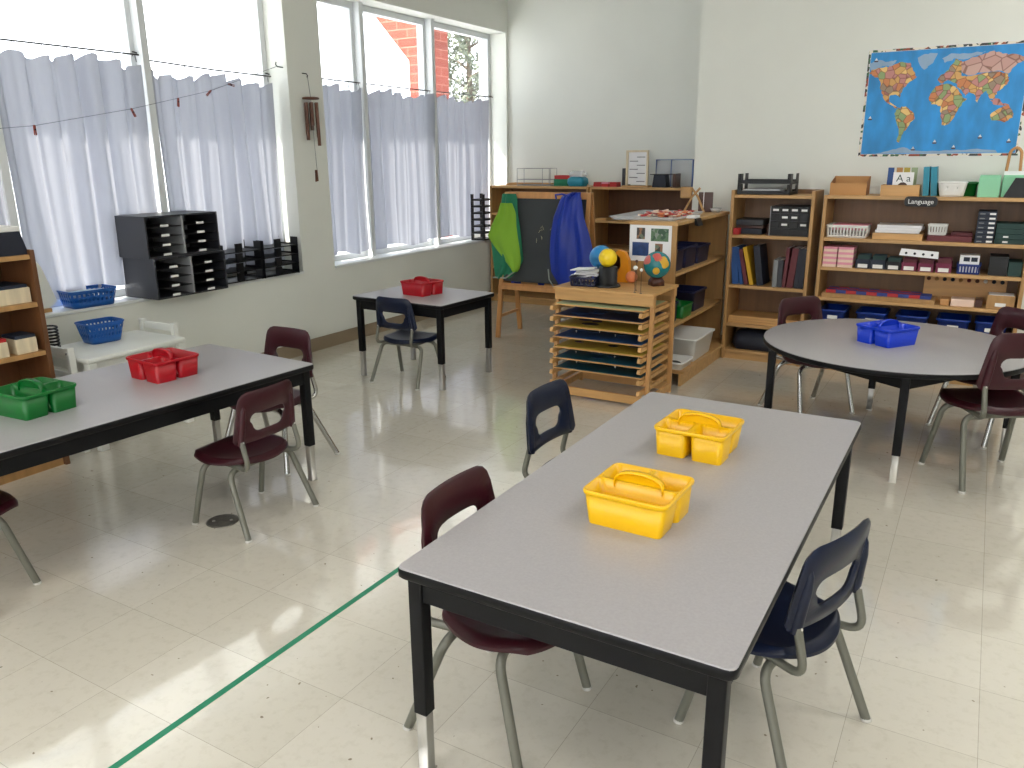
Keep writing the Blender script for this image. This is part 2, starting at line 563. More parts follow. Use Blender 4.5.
def thing(name, label, cat, loc=(0, 0, 0), rz=0.0, group=None):
    o = bpy.data.objects.new(name, None)
    o.empty_display_size = 0.05
    C.objects.link(o)
    o.location = loc
    o.rotation_euler = (0, 0, math.radians(rz))
    return tag(o, label, cat, group)
def one(mb, name, mats, label, cat, loc=(0, 0, 0), rz=0.0, group=None, rot=None, **k):
    o = mb.build(name, mats, loc=loc, rot=rot or (0, 0, math.radians(rz)), **k)
    return tag(o, label, cat, group)
def struct(o):
    o['kind'] = 'structure'
    return o
def dup(root, loc, rz=None, label=None, group=None):
    r = root.copy()
    C.objects.link(r)
    r.location = loc
    if rz is not None:
        r.rotation_euler = (0, 0, math.radians(rz))
    if label:
        r['label'] = label
    if group:
        r['group'] = group
    for ch in list(root.children):
        c = ch.copy()
        C.objects.link(c)
        c.parent = r
        for g in list(ch.children):
            d = g.copy()
            C.objects.link(d)
            d.parent = c
    return r
def text_mesh(txt, size, name, material, parent, loc, rot, extrude=0.0004):
    cu = bpy.data.curves.new(name, 'FONT')
    cu.body = txt
    cu.size = size
    cu.extrude = extrude
    cu.align_x = 'CENTER'
    cu.align_y = 'CENTER'
    t = bpy.data.objects.new(name, cu)
    C.objects.link(t)
    dg = bpy.context.evaluated_depsgraph_get()
    me = bpy.data.meshes.new_from_object(t.evaluated_get(dg))
    bpy.data.objects.remove(t)
    me.materials.clear()
    me.materials.append(M[material])
    o = bpy.data.objects.new(name, me)
    C.objects.link(o)
    o.parent = parent
    o.location = loc
    o.rotation_euler = rot
    return o

# ------------------------------------------------------------------ the room
XW, YB, YM, XA = -4.38, 7.41, 6.03, -1.95      # window wall, alcove back wall, map wall, alcove corner
XR, YN, ZC = 3.2, -2.4, 3.0
XG, ZS, ZH = -4.61, 0.63, 2.63                 # glass plane, sill, head
P0, P1 = 4.36, 4.705                           # pier between the windows
W1A, W1B, W2A, W2B = 1.46, P0, P1, 7.375
fl = struct(box(XW - 0.3, XR + 0.1, YN - 0.1, YB + 0.1, -0.1, 0).build('floor', floor_mat()))
struct(box(XW - 0.3, XR + 0.1, YN - 0.1, YB + 0.1, ZC, ZC + 0.1).build('ceiling', 'ceil'))
b = MB()
b.box(XG - 0.1, XW, YN, YB + 0.1, 0, ZS - 0.02)
b.box(XG - 0.1, XW, YN, YB + 0.1, ZH, ZC)
b.box(XG - 0.1, XW, P0, P1, ZS - 0.02, ZH)
b.box(XG - 0.1, XW, YN, W1A, ZS - 0.02, ZH)  # unseen stretch walled off to stop sun leaking onto the floor
b.box(XG - 0.1, XW, W2B, YB + 0.1, ZS - 0.02, ZH)
struct(b.build('wall_left', 'wall'))
struct(box(XW, XA + 0.1, YB, YB + 0.1, 0, ZC).build('wall_back', 'wall'))
b = MB()
b.box(XA, XR + 0.1, YM, YM + 0.1, 0, ZC)
struct(b.build('wall_front_right', 'wall'))
struct(box(XA, XA + 0.1, YM + 0.1, YB, 0, ZC).build('wall_alcove', 'wall'))
struct(box(XR, XR + 0.1, YN, YM, 0, ZC).build('wall_right', 'wall'))
b = MB()
b.box(XW, XR + 0.1, YN - 0.1, YN, 0, 0.6)
b.box(XW, XR + 0.1, YN - 0.1, YN, 2.8, ZC)
for a, c in ((XW, -3.9), (-0.75, -0.45), (2.8, XR + 0.1)):
    b.box(a, c, YN - 0.1, YN, 0.6, 2.8)
struct(b.build('wall_near', 'wall'))
portal(XG + 0.06, W1A, W1B, ZS, ZH)
portal(XG + 0.06, W2A, W2B, ZS, ZH)
struct(box(XW, XW + 0.012, YN, YB, 0, 0.10).build('baseboard_left', 'base'))
struct(box(XW + 0.012, XA, YB - 0.012, YB, 0, 0.10).build('baseboard_back', 'base'))
struct(box(XA, XR, YM - 0.012, YM, 0, 0.10).build('baseboard_right', 'base'))
# window sills: slabs filling the recess
struct(box(XG, XW + 0.012, W1A, W1B, ZS - 0.02, ZS).build('trim_1', 'sill', bevel=0.004))
struct(box(XG, XW + 0.012, W2A, W2B, ZS - 0.02, ZS).build('trim_2', 'sill', bevel=0.004))
# added slab outside, out of view, that keeps the high sun off the upper panes
struct(box(-5.78, XG - 0.1, YN, 9.0, 3.06, 3.3).build('sun_blocker', 'ceil'))
def window(name, ya, yb, mulls):
    w = bpy.data.objects.new(name, None)
    C.objects.link(w)
    struct(w)
    f = MB()
    f.box(XG - 0.03, XG + 0.04, ya, yb, ZS, ZS + 0.045)
    f.box(XG - 0.03, XG + 0.04, ya, yb, ZH - 0.05, ZH)
    f.box(XG - 0.03, XG + 0.04, ya, ya + 0.045, ZS + 0.045, ZH - 0.05)
    f.box(XG - 0.03, XG + 0.04, yb - 0.045, yb, ZS + 0.045, ZH - 0.05)
    struct(f.build('window_frame', 'frame', w, bevel=0.003))
    ed = [ya] + mulls + [yb]
    for y in mulls:
        struct(box(XG - 0.03, XG + 0.11, y - 0.023, y + 0.023, ZS, ZH).build('mullion', 'frame', w, bevel=0.002))
        struct(box(XG - 0.03, XG + 0.04, y - 0.055, y + 0.055, ZS + 0.045, ZH - 0.05).build('mullion_frame', 'frame', w, bevel=0.003))
    for a, c in zip(ed[:-1], ed[1:]):
        struct(box(XG - 0.004, XG + 0.002, a + 0.02, c - 0.02, ZS + 0.02, ZH - 0.02).build('pane', 'glass', w))
    return w
window('window_1', W1A, W1B, [2.395, 3.33])
window('window_2', W2A, W2B, [5.33, 6.295])
for k, (a, c) in enumerate(((-3.9, -0.75), (-0.45, 2.8))):  # added, unseen windows; their sunlit blinds serve as fill light behind the camera
    w3 = struct(bpy.data.objects.new('window_%d' % (k + 3), None))
    C.objects.link(w3)
    f = MB()
    for x0, x1, z0, z1 in ((a, a + 0.05, 0.6, 2.8), (c - 0.05, c, 0.6, 2.8), ((a + c) / 2 - 0.03, (a + c) / 2 + 0.03, 0.65, 2.75), (a + 0.05, c - 0.05, 0.6, 0.65), (a + 0.05, c - 0.05, 2.75, 2.8)):
        f.box(x0, x1, YN - 0.08, YN - 0.03, z0, z1)
    struct(f.build('window_frame', 'frame', w3))
    struct(box(a, c, YN - 0.06, YN - 0.055, 0.6, 2.8).build('pane', 'glass', w3))
    struct(MB().grid(lambda u, v: (a + (c - a) * u, YN - 0.02 + 0.004 * math.sin(v * 40), 0.6 + 2.2 * v), 4, 60).build('fill_blind', 'fill_cloth', w3))

# outside
struct(box(-60, XG - 0.8, -30, 60, -0.6, -0.5).build('ground', 'ground'))
pil = MB()
pil.prism([(-6.18, -0.5), (-6.0, -0.5), (-6.0, 5.2), (-8.2, 5.2), (-8.2, 4.75), (-6.18, 2.55)], 0, 0.56,
          T=Matrix(((1, 0, 0, 0), (0, 0, 1, 8.14), (0, 1, 0, 0), (0, 0, 0, 1))))
one(pil, 'brick_buttress', 'brick', 'red brick pillar with sloping top standing outside the far window', 'pillar')
tr = thing('leafy_tree', 'pale sunlit tree outside, seen through the last pane of the far window', 'tree', (-14.2, 21.6, -0.5))
t = MB()
t.tube([(0, 0, 0), (0.05, 0, 2.0), (0, 0.1, 4.0), (0.05, 0, 6.2)], [0.18, 0.15, 0.1, 0.03], 10)
for k in range(14):
    a, z = k * 2.4, 2.0 + k * 0.28
    t.tube([(0, 0, z), (math.cos(a) * 0.5, math.sin(a) * 0.5, z + 0.25), (math.cos(a) * 1.0, math.sin(a) * 1.0, z + 0.35)], [0.05, 0.03, 0.012], 6)
t.build('trunk', 'bark', tr)
lf = MB()
for k in range(9000):
    z = random.uniform(1.5, 7.0)
    R = 1.35 * (1 - ((z - 3.6) / 4.0) ** 2 * 0.6) * random.uniform(0.25, 1) ** 0.5
    a = random.uniform(0, 2 * PI)
    p = Vector((R * math.cos(a), R * math.sin(a), z + 0.25 * math.sin(a * 5 + z * 3)))
    if math.sin(a * 4 + z * 5.0) + math.sin(z * 7.3 + a) < -0.9:
        continue
    s_ = random.uniform(0.05, 0.12)
    q = Matrix.Rotation(random.uniform(0, 6), 4, Vector((random.random() - .5, random.random() - .5, random.random() - .5)).normalized())
    lf.add([p + q @ Vector(c) * s_ for c in ((-1, 0, 0), (0, -0.5, 0.1), (1, 0, 0), (0, 0.5, 0.1))], [(0, 1, 2, 3)])
lf.build('foliage', 'leaf', tr)['kind'] = 'stuff'

# ------------------------------------------------------------------ curtains, rods, clothesline
XC, ZR = -4.535, 2.03
def curtain(y0, y1, seed, label, ZR=2.03, zb=0.685, amp=0.033):
    rnd = random.Random(seed)
    n = max(4, round((y1 - y0) / 0.145))
    ph = [rnd.uniform(-0.5, 0.5) for _ in range(8)]
    th = thing('curtain', label, 'curtain', (XC, y0, 0), 0, 'white cafe curtains in the windows')
    L = y1 - y0
    def fn(u, v):
        z = zb + 0.02 * math.sin(u * 9 + seed) + (ZR - 0.045 - zb) * v
        hk = abs(((u * n + 0.5) % 1.0) - 0.5) * 2          # 0 at a fold crest with a hook
        z -= 0.045 * (hk ** 1.4) * max(0, (v - 0.90) / 0.10) * (0.5 + 0.5 * math.sin(u * 31 + seed) ** 2)
        a = amp * (0.6 + 0.4 * math.sin(u * 6 + ph[0] * 9))
        ww = u + (1 - v) * 0.02 * math.sin(u * 7 + ph[1] * 6)
        x = a * math.cos(2 * PI * n * ww + 0.4 * math.sin(3 * u + ph[2])) + 0.010 * math.sin(2 * PI * n * 2.3 * ww + ph[3] * 6) * (0.4 + v * 0.6) + 0.008 * math.sin(5 * v + 9 * u)
        return (x, L * u + 0.012 * math.sin(2 * PI * n * ww + 1.0) * (0.5 + v * 0.5), z)
    MB().grid(fn, n * 14, 26).build('cloth', 'curtain', th)
    for k in range(n + 1):
        y = min(max(L * k / n, 0.01), L - 0.01)
        MB().tube([(0.012, y, ZR - 0.05), (0.010, y, ZR - 0.03), (0.004, y, ZR - 0.008), (-0.012, y, ZR - 0.003), (-0.016, y, ZR - 0.016)], 0.0022, 6).build('hook', 'wire', th)
curtain(1.48, 2.365, 1, 'white curtain panel at the left edge of the photo, beyond the leftmost mullion', 2.07)
curtain(2.425, 3.285, 2, 'white curtain behind the tall charcoal sorters and the blue basket on the sill', 2.055)
curtain(3.36, 4.32, 3, 'white curtain between the leaning mullion and the pier, above the small letter trays', 2.015)
curtain(4.73, 5.295, 4, 'white curtain in the far window, just right of the wind chime pier')
curtain(5.36, 6.265, 5, 'white curtain in the middle pane of the far window')
curtain(6.325, 7.22, 6, 'pinkish lit white curtain in the last pane nearest the back wall')
def rod(y0, y1, label, z=2.03, dz=0.0):
    r = thing('curtain_rod', label, 'curtain rod', (XC, 0, z))
    MB().tube([(0, y0, dz), (0, (y0 + y1) / 2, -0.006), (0, y1, -dz)], 0.0045, 8).build('rod', 'wire', r)
    for y in (y0 + 0.012, y1 - 0.012):
        MB().tube([(0, y, 0.004), (-0.03, y, 0.012), (-0.06, y, 0.012)], 0.005, 6).build('bracket', 'wire', r)
rod(1.48, 3.305, 'thin dark curtain rod across the leftmost pane', 2.055, 0.006)
rod(3.355, 4.35, 'thin dark curtain rod in the pane left of the wind chime pier', 2.015, 0.010)
rod(4.72, 7.36, 'long thin curtain rod across the far window')
cl = [(-4.42, 1.2, 1.55), (-4.42, 2.0, 1.565), (-4.42, 2.54, 1.62), (-4.42, 3.13, 1.73), (-4.42, 3.71, 1.865), (-4.42, 4.30, 2.06)]
one(MB().tube(cl, 0.0014, 6), 'clothesline', 'string', 'thin string strung in front of the left curtains, holding clothespins', 'string')
hk = MB().tube([(0, 0, 0), (0, -0.05, 0.0), (0, -0.065, 0.012), (0, -0.06, 0.03)], 0.004, 6)
one(hk, 'wall_hook', 'wire', 'small hook on the pier side where the string ends', 'hook', (-4.42, 4.36, 2.06))
pn = thing('clothespin', 'wooden clothespin at the left end of the string', 'clothespin', (-4.42, 2.54, 1.615), 0, 'clothespins on the string')
def pin_half(sx):
    return MB().prism([(sx * 0.002, 0.012), (sx * 0.006, 0.008), (sx * 0.008, -0.05), (sx * 0.004, -0.055), (sx * 0.002, -0.01)], -0.005, 0.005,
                      T=Matrix(((0, 0, 1, 0), (1, 0, 0, 0), (0, 1, 0, 0), (0, 0, 0, 1))))
for sx in (-1, 1):
    pin_half(sx).build('jaw', 'pin', pn)
MB().tube([(-0.006, 0, -0.018), (0.006, 0, -0.018)], 0.006, 8).build('spring', 'wire', pn)
for y, z, a, l in ((3.13, 1.725, 25, 'wooden clothespin on the string just left of the leaning mullion'),
                   (3.46, 1.80, -6, 'wooden clothespin on the string just right of the leaning mullion'),
                   (3.71, 1.862, -48, 'reddish clothespin tilted sideways on the string in the second curtain'),
                   (3.87, 1.915, 80, 'clothespin lying flat along the string near its hook')):
    d = dup(pn, (-4.42, y, z), 0, l)
    d.rotation_euler = (math.radians(a), 0, 0)
    d.scale = (0.8, 0.8, 0.8)
pn.scale = (0.8, 0.8, 0.8)

# wind chime on the pier
wc = thing('wind_chime', 'bamboo wind chime hanging on the pier between the windows', 'wind chime', (-4.33, 4.52, 1.86))
MB().tube([(-0.05, -0.015, 0.17), (-0.01, -0.015, 0.165), (-0.002, -0.012, 0.15), (-0.012, -0.01, 0.142)], 0.004, 6).build('hook', 'wire', wc)
MB().tube([(-0.004, -0.012, 0.145), (0, 0, 0.0)], 0.0018, 6).build('cord', 'string', wc)
MB().lathe([(0.001, -0.008), (0.058, -0.008), (0.062, 0), (0.055, 0.006), (0.001, 0.008)], 20).build('top_disc', 'bamboo', wc)
for k, L in enumerate((0.30, 0.24, 0.19, 0.22, 0.26, 0.16)):
    a = k * PI / 3 + 0.3
    MB().tube([(0.042 * math.cos(a), 0.042 * math.sin(a), -0.03), (0.044 * math.cos(a), 0.044 * math.sin(a), -0.03 - L)], 0.0125, 10).build('chime_tube', 'bamboo', wc)
MB().tube([(0, 0, -0.01), (0.004, 0, -0.3), (0.006, 0.006, -0.50)], 0.0014, 6).build('clapper_cord', 'string', wc)
MB().prism([(-0.011, -0.5), (0.011, -0.5), (0.015, -0.58), (-0.013, -0.585)], 0, 0.006, T=Matrix(((0, 0, 1, 0), (1, 0, 0, 0), (0, 1, 0, 0), (0, 0, 0, 1)))).build('sail', 'bamboo', wc)

# ------------------------------------------------------------------ tables
def leg_part(par, x, y, h, ins=0.172, s=0.0185):
    lg = MB().rbox([(ins, s, s, 0.004), (h, s, s, 0.004)]).build('leg', 'black', par, loc=(x, y, 0))
    q = s - 0.0035
    MB().rbox([(0, q + .002, q + .002, 0.004), (0.006, q + .002, q + .002, 0.004), (0.0065, q, q, 0.003), (ins + 0.03, q, q, 0.003)]).build('leg_insert', 'chrome', lg)
def rect_table(label, cx, cy, hx, hy, H, rz=0.0):
    t = thing('classroom_table', label, 'table', (cx, cy, 0), rz)
    MB().rbox([(H - 0.004, hx - 0.002, hy - 0.002, 0.019), (H - 0.001, hx - 0.0025, hy - 0.0025, 0.019), (H, hx - 0.004, hy - 0.004, 0.018)]).build('tabletop', 'laminate', t)
    MB().rbox([(H - 0.028, hx - 0.006, hy - 0.006, 0.016), (H - 0.022, hx, hy, 0.021), (H - 0.007, hx, hy, 0.021), (H - 0.003, hx - 0.002, hy - 0.002, 0.02)]).build('edge_band', 'black', t)
    i, za, zb = 0.026, H - 0.088, H - 0.029
    for a in ((-hx + i, hx - i, -hy + i, -hy + i + 0.018), (-hx + i, hx - i, hy - i - 0.018, hy - i)):
        box(*a, za, zb).build('apron', 'black', t, bevel=0.002)
    for a in ((-hx + i, -hx + i + 0.018, -hy + i + 0.018, hy - i - 0.018), (hx - i - 0.018, hx - i, -hy + i + 0.018, hy - i - 0.018)):
        box(*a, za, zb).build('apron', 'black', t, bevel=0.002)
    for sx in (-1, 1):
        for sy in (-1, 1):
            leg_part(t, sx * (hx - i - 0.012), sy * (hy - i - 0.012), H - 0.029)
    return t
rect_table('long grey table in the foreground holding two yellow caddies', -0.659, 2.035, 0.383, 0.793, 0.56, 0)
rect_table('long grey table at the left by the windows holding red and green caddies', -2.9375, 1.821, 0.381, 0.735, 0.556, -3.3)
rect_table('small grey table by the back window with one red caddy', -3.215, 4.295, 0.381, 0.30, 0.555, -3)
RX, RY, RR, RH = -0.332, 4.335, 0.618, 0.527
t = thing('round_table', 'round grey table at the right holding a blue caddy', 'table', (RX, RY, 0))
MB().lathe([(0.001, RH - 0.004), (RR - 0.003, RH - 0.004), (RR - 0.003, RH - 0.001), (RR - 0.006, RH), (0.001, RH)], 72).build('tabletop', 'laminate', t)
MB().lathe([(0.001, RH - 0.029), (RR - 0.006, RH - 0.028), (RR, RH - 0.022), (RR, RH - 0.007), (RR - 0.002, RH - 0.003), (0.001, RH - 0.0045)], 72).build('edge_band', 'black', t)
LA = [math.radians(a) for a in (-78, 12, 102, 192)]
LP = [(0.565 * math.cos(a), 0.565 * math.sin(a)) for a in LA]
for k in range(4):
    p, q = Vector(LP[k] + (0,)), Vector(LP[(k + 1) % 4] + (0,))
    d = (q - p).normalized()
    w = Vector((-d.y, d.x, 0)) * 0.009
    ap = MB()
    ap.prism([tuple((p + d * 0.017 + w)[:2]), tuple((p + d * 0.017 - w)[:2]), tuple((q - d * 0.017 - w)[:2]), tuple((q - d * 0.017 + w)[:2])], RH - 0.088, RH - 0.029)
    ap.build('apron', 'black', t, bevel=0.002)
    leg_part(t, LP[k][0], LP[k][1], RH - 0.029, 0.13)
    t.children[-1].rotation_euler = (0, 0, LA[k] + PI / 4)

# ------------------------------------------------------------------ chairs
def outline(kind, n=56):
    # rounded trapezoids for the backrest (x, z); half widths at the bottom and the top
    if kind == 'outer':
        hb, ht, z0, z1, r0, r1 = 0.164, 0.146, 0.375, 0.585, 0.022, 0.045
    else:
        hb, ht, z0, z1, r0, r1 = 0.080, 0.094, 0.416, 0.492, 0.032, 0.028
    pts = []
    for (sx, x, z, r, a0) in ((1, ht, z1, r1, 0), (-1, ht, z1, r1, 90), (-1, hb, z0, r0, 180), (1, hb, z0, r0, 270)):
        cx, cz = sx * (x - r), (z - r if z == z1 else z + r)
        for k in range(9):
            a = math.radians(a0 + 90 * k / 8)
            pts.append(Vector((cx + r * math.cos(a), cz + r * math.sin(a))))
    # resample by angle around the hole centre
    c = Vector((0, 0.452))
    res = []
    m = len(pts)
    for k in range(n):
        a = 2 * PI * k / n
        d = Vector((math.cos(a), math.sin(a)))
        best = None
        for i in range(m):
            p, q = pts[i] - c, pts[(i + 1) % m] - c
            e = q - p
            den = d.x * e.y - d.y * e.x
            if abs(den) < 1e-9:
                continue
            tt = (p.x * e.y - p.y * e.x) / den
            uu = (p.x * d.y - p.y * d.x) / den
            if tt > 0 and -1e-6 <= uu <= 1 + 1e-6:
                best = tt if best is None else max(best, tt)
        res.append(c + d * best)
    return res
OUT, INN = outline('outer'), outline('inner')
def back_y(x, z):
    return -0.122 - 0.024 * (z - 0.372) / 0.213 + 0.9 * x * x
def chair_mesh_back():
    b = MB()
    n = len(OUT)
    rings = []
    for t_, off in ((0.0, 0.006), (0.05, 0.0), (0.5, 0.0), (0.94, 0.0), (1.0, 0.007)):
        rings.append([(INN[k].lerp(OUT[k], t_), off) for k in range(n)])
    fr = [[(p.x, back_y(p.x, p.y) + 0.007 - o, p.y) for p, o in r] for r in rings]
    bk = [[(p.x, back_y(p.x, p.y) - 0.007 + o, p.y) for p, o in r] for r in rings]
    b.loft(fr, 0, True, True, False, False)
    b.loft(bk[::-1], 0, True, True, False, False)
    b.loft([bk[0], fr[0]], 0, True, True, False, False)
    b.loft([fr[-1], bk[-1]], 0, True, True, False, False)
    # the two pockets the tubes slide into
    for sx in (-1, 1):
        x = sx * 0.137
        pr = []
        for z, r in ((0.374, 0.0135), (0.40, 0.0145), (0.48, 0.0145), (0.515, 0.010), (0.53, 0.003)):
            c = (x * (1 - 0.12 * (z - 0.374) / 0.2), back_y(x, z) - 0.007, z)
            pr.append([(c[0] + r * math.cos(2 * PI * k / 12), c[1] + r * math.sin(2 * PI * k / 12), z) for k in range(12)])
        b.loft(pr)
    return b
def chair_mesh_seat():
    b = MB()
    S = 0.306
    nu, nv = 22, 22
    def sq(u, v):                              # unit square to a rounded seat outline
        x, y = 2 * u - 1, 2 * v - 1
        k = 0.42
        X = x * math.sqrt(max(0, 1 - k * y * y))
        Y = y * math.sqrt(max(0, 1 - k * x * x))
        return X / math.sqrt(1 - k * 0.35), Y
    def z_of(X, Y, x, y):
        r = max(abs(x), abs(y))
        z = S + 0.010 * x * x - 0.012 * math.cos(PI * y * 0.5) * (1 - x * x * 0.4) + 0.006 * max(0, y)
        z -= 0.018 * max(0, (r - 0.90) / 0.10) ** 2
        z -= 0.012 * max(0, (y - 0.55) / 0.45) ** 2
        return z
    def top(u, v, dz=0.0):
        X, Y = sq(u, v)
        x, y = 2 * u - 1, 2 * v - 1
        w = 0.163 + 0.010 * y
        return (X * w, 0.036 + Y * 0.165, z_of(X, Y, x, y) - dz)
    b.grid(lambda u, v: top(u, v), nu, nv)
    b.grid(lambda u, v: top(u, v, 0.009), nu, nv, flip=True)
    rim = [(i / nu, 0) for i in range(nu)] + [(1, j / nv) for j in range(nv)] + [(1 - i / nu, 1) for i in range(nu)] + [(0, 1 - j / nv) for j in range(nv)]
    b.loft([[top(u, v, 0.009) for u, v in rim], [top(u, v) for u, v in rim]], 0, True, True, False, False)
    return b
BACK, SEAT = chair_mesh_back(), chair_mesh_seat()
def scaled(mb, kx, kz):
    c = MB()
    c.v = [(x * kx, y * kx, z * kz) for x, y, z in mb.v]
    c.f, c.m, c.s = mb.f, mb.m, mb.s
    return c
def chair(label, x, y, rz, k=1.0, shell='maroon', chrome=False, splay=1.0):
    kx = 1 + (k - 1) * 0.45
    tube = 'tube_c' if chrome else 'tube'
    t = thing('classroom_chair', label, 'chair', (x, y, 0), rz, 'small stacking classroom chairs')
    scaled(SEAT, kx, k).build('seat', shell, t)
    scaled(BACK, kx, k).build('backrest', shell, t)
    for sx in (-1, 1):
        for (fx, fy, bx, by, zt) in ((0.180, 0.158, 0.158, 0.092, 0.268), (0.190, -0.160, 0.162, -0.055, 0.262)):
            fx *= splay
            p = bend([(sx * fx, fy, 0.004), (sx * bx, by, zt - 0.002), (0, by, zt)], 0.045, 7)
            lg = scaled(MB().tube(p, 0.0122, 12), kx, k).build('leg', tube, t)
            scaled(MB().lathe([(0.0125, 0), (0.0140, 0.002), (0.0135, 0.007), (0.0120, 0.009)], 12, c=(sx * fx, fy, 0)), kx, k).build('foot_glide', 'glide', lg)
        p = bend([(sx * 0.118, 0.11, 0.279), (sx * 0.122, -0.06, 0.272), (sx * 0.140, -0.148, 0.276), (sx * 0.137, back_y(0.137, 0.40) - 0.007, 0.40)], 0.05, 7)
        scaled(MB().tube(p, 0.0105, 10), kx, k).build('upright', tube, t)
        q = (sx * 0.137, back_y(0.137, 0.388) - 0.0205, 0.388)
        scaled(MB().ball(q, 0.004, 0, 8, 5), kx, k).build('rivet', 'glide', t)
    return t
chair('maroon chair at the side of the left table, its back turned to the camera', -2.488, 2.095, 91, 1.0)
chair('maroon chair at the far end of the left table, facing the camera', -2.92, 2.64, 180, 1.08, chrome=True, splay=1.2)
chair('maroon chair cut off at the left edge of the photo', -2.914, 1.155, 0, 1.02)
chair('navy chair pushed up to the small table by the window', -3.21, 4.085, 0, 1.0, 'navy')
chair('maroon chair nearest the camera, at the left side of the foreground table', -0.965, 1.57, -91, 1.09)
chair('navy chair on the far left side of the foreground table', -1.21, 2.53, -93, 1.05, 'navy')
chair('navy chair on the right side of the foreground table, turned away from the camera', -0.318, 1.872, 71, 1.03, 'navy')
chair('maroon chair at the left of the round table, in front of the bookcases', -0.77, 4.71, -128, 1.10, chrome=True)
chair('maroon chair in front of the round table, at the right edge of the photo', 0.143, 4.05, 33, 1.22)
chair('maroon chair behind the round table at the right edge, its seat hidden', 0.125, 4.72, 134, 1.13, chrome=True)

# ------------------------------------------------------------------ caddies
def caddy(label, x, y, z, rz, color, k=1.0):
    t = thing('caddy', label, 'caddy', (x, y, z), rz, 'supply caddies on the tables')
    b = MB()
    def cup(cx, cy, hx, hy, H=0.088):
        T = Matrix.Translation((cx, cy, 0))
        w, tp = 0.0025, 0.94
        b.loft([[(px, py, pz) for px, py in rr(a, c, r, 5)] for pz, a, c, r in (
            (0.0, hx * 0.88, hy * 0.86, 0.012), (0.003, hx * 0.90, hy * 0.88, 0.016), (H, hx, hy, 0.018),
            (H, hx - w, hy - w, 0.016), (0.006, hx * 0.90 - w, hy * 0.88 - w, 0.014), (0.004, hx * 0.86, hy * 0.84, 0.010))], 0, True, True, True, True, T)
    cup(0, -0.054, 0.108, 0.050)               # the long compartment
    cup(-0.056, 0.052, 0.051, 0.052)           # and two small ones
    cup(0.056, 0.052, 0.051, 0.052)
    H = 0.088
    # rim lip around all three, bowed a little
    ring = rr(0.111, 0.107, 0.022, 6)
    rin = rr(0.1055, 0.1015, 0.018, 6)
    b.loft([[(a, c, H - 0.009) for a, c in ring], [(a * 1.012, c * 1.012, H - 0.002) for a, c in ring], [(a, c, H + 0.002) for a, c in ring], [(a, c, H + 0.001) for a, c in rin], [(a, c, H - 0.009) for a, c in rin]], 0, True, True, False, False)
    b.box(-0.106, 0.106, -0.006, 0.003, H - 0.012, H)
    b.box(-0.006, 0.006, 0.0, 0.102, H - 0.010, H)
    b.build('body', color, t)
    h = MB()
    arc = [(0.064 * math.cos(PI * i / 20), H - 0.012 + 0.042 * math.sin(PI * i / 20) ** 0.55) for i in range(21)]
    h.prism([(-0.092, 0.02), (0.092, 0.02)] + arc, 0.0, 0.005, T=Matrix(((1, 0, 0, 0), (0, 0, -1, 0.001), (0, 1, 0, 0), (0, 0, 0, 1))))
    h.loft([[(px * 0.99, ya, pz - 0.0045), (px * 1.03, ya, pz + 0.001), (px * 1.03, yb, pz + 0.001), (px * 0.99, yb, pz - 0.0045)] for px, pz in arc for ya, yb in ((-0.012, 0.008),)], 0, True)
    h.box(-0.08, 0.08, -0.003, 0.000, 0.01, H - 0.006)
    h.build('handle', color, t)
    t.scale = (k, k, k)
    return t
caddy('yellow caddy nearer the camera on the foreground table', -0.665, 1.755, 0.56, -1, 'yellow')
caddy('yellow caddy farther from the camera on the foreground table', -0.68, 2.29, 0.56, 178, 'yellow')
caddy('red caddy on the long table by the left windows', -2.935, 2.07, 0.556, 176, 'red')
caddy('green caddy on the long table at the left edge', -2.935, 1.52, 0.556, 4, 'green')
caddy('red caddy on the small table by the back window', -3.23, 4.30, 0.555, -8, 'red')
caddy('blue caddy on the round table', -0.357, 4.315, RH, 55, 'blue')

# ------------------------------------------------------------------ storage furniture
def bookcase(label, x, y, W, D, H, shelves, mats=('oak', 'oak_h', 'oak_b'), T=0.022, rz=0, kick=0.06, name='bookcase', lip=0.0):
    # origin at the front left corner on the floor; local +y goes back
    t = thing(name, label, 'bookcase', (x, y, 0), rz)
    side, edge, back = mats
    for a in (0, W - T):
        box(a, a + T, 0, D, 0, H + lip).build('side_panel', side, t, bevel=0.002)
    box(T, W - T, D - 0.012, D, kick, H + lip).build('back_panel', back, t)
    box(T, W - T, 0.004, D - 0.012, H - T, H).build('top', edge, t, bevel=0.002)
    for z in shelves:
        box(T, W - T, 0.006, D - 0.012, z - T, z).build('shelf', edge, t, bevel=0.002)
    if kick:
        box(T, W - T, 0.02, 0.036, 0, kick).build('kick_board', edge, t)
    return t
YF = 5.70
bookcase('narrow wooden bookcase with black letter tray on top, left of the language shelves', -1.565, YF, 0.56, 0.32, 1.175, [0.07, 0.265, 0.545, 0.90], lip=0.03)
bookcase('wide wooden bookcase with the Language sign, below the world map', -0.95, YF, 1.20, 0.32, 1.18, [0.07, 0.29, 0.505, 0.71, 0.905])
bookcase('wooden bookcase behind the chalkboard easel', -4.355, 6.98, 1.09, 0.41, 1.165, [0.07, 0.36, 0.64, 0.90])
bookcase('wooden bookcase holding a clear box and wooden bead frame, behind the white photo sheet', -3.25, 6.98, 1.10, 0.41, 1.165, [0.07, 0.36, 0.60, 0.86], mats=('oak', 'oak_h', 'dark_oak'))
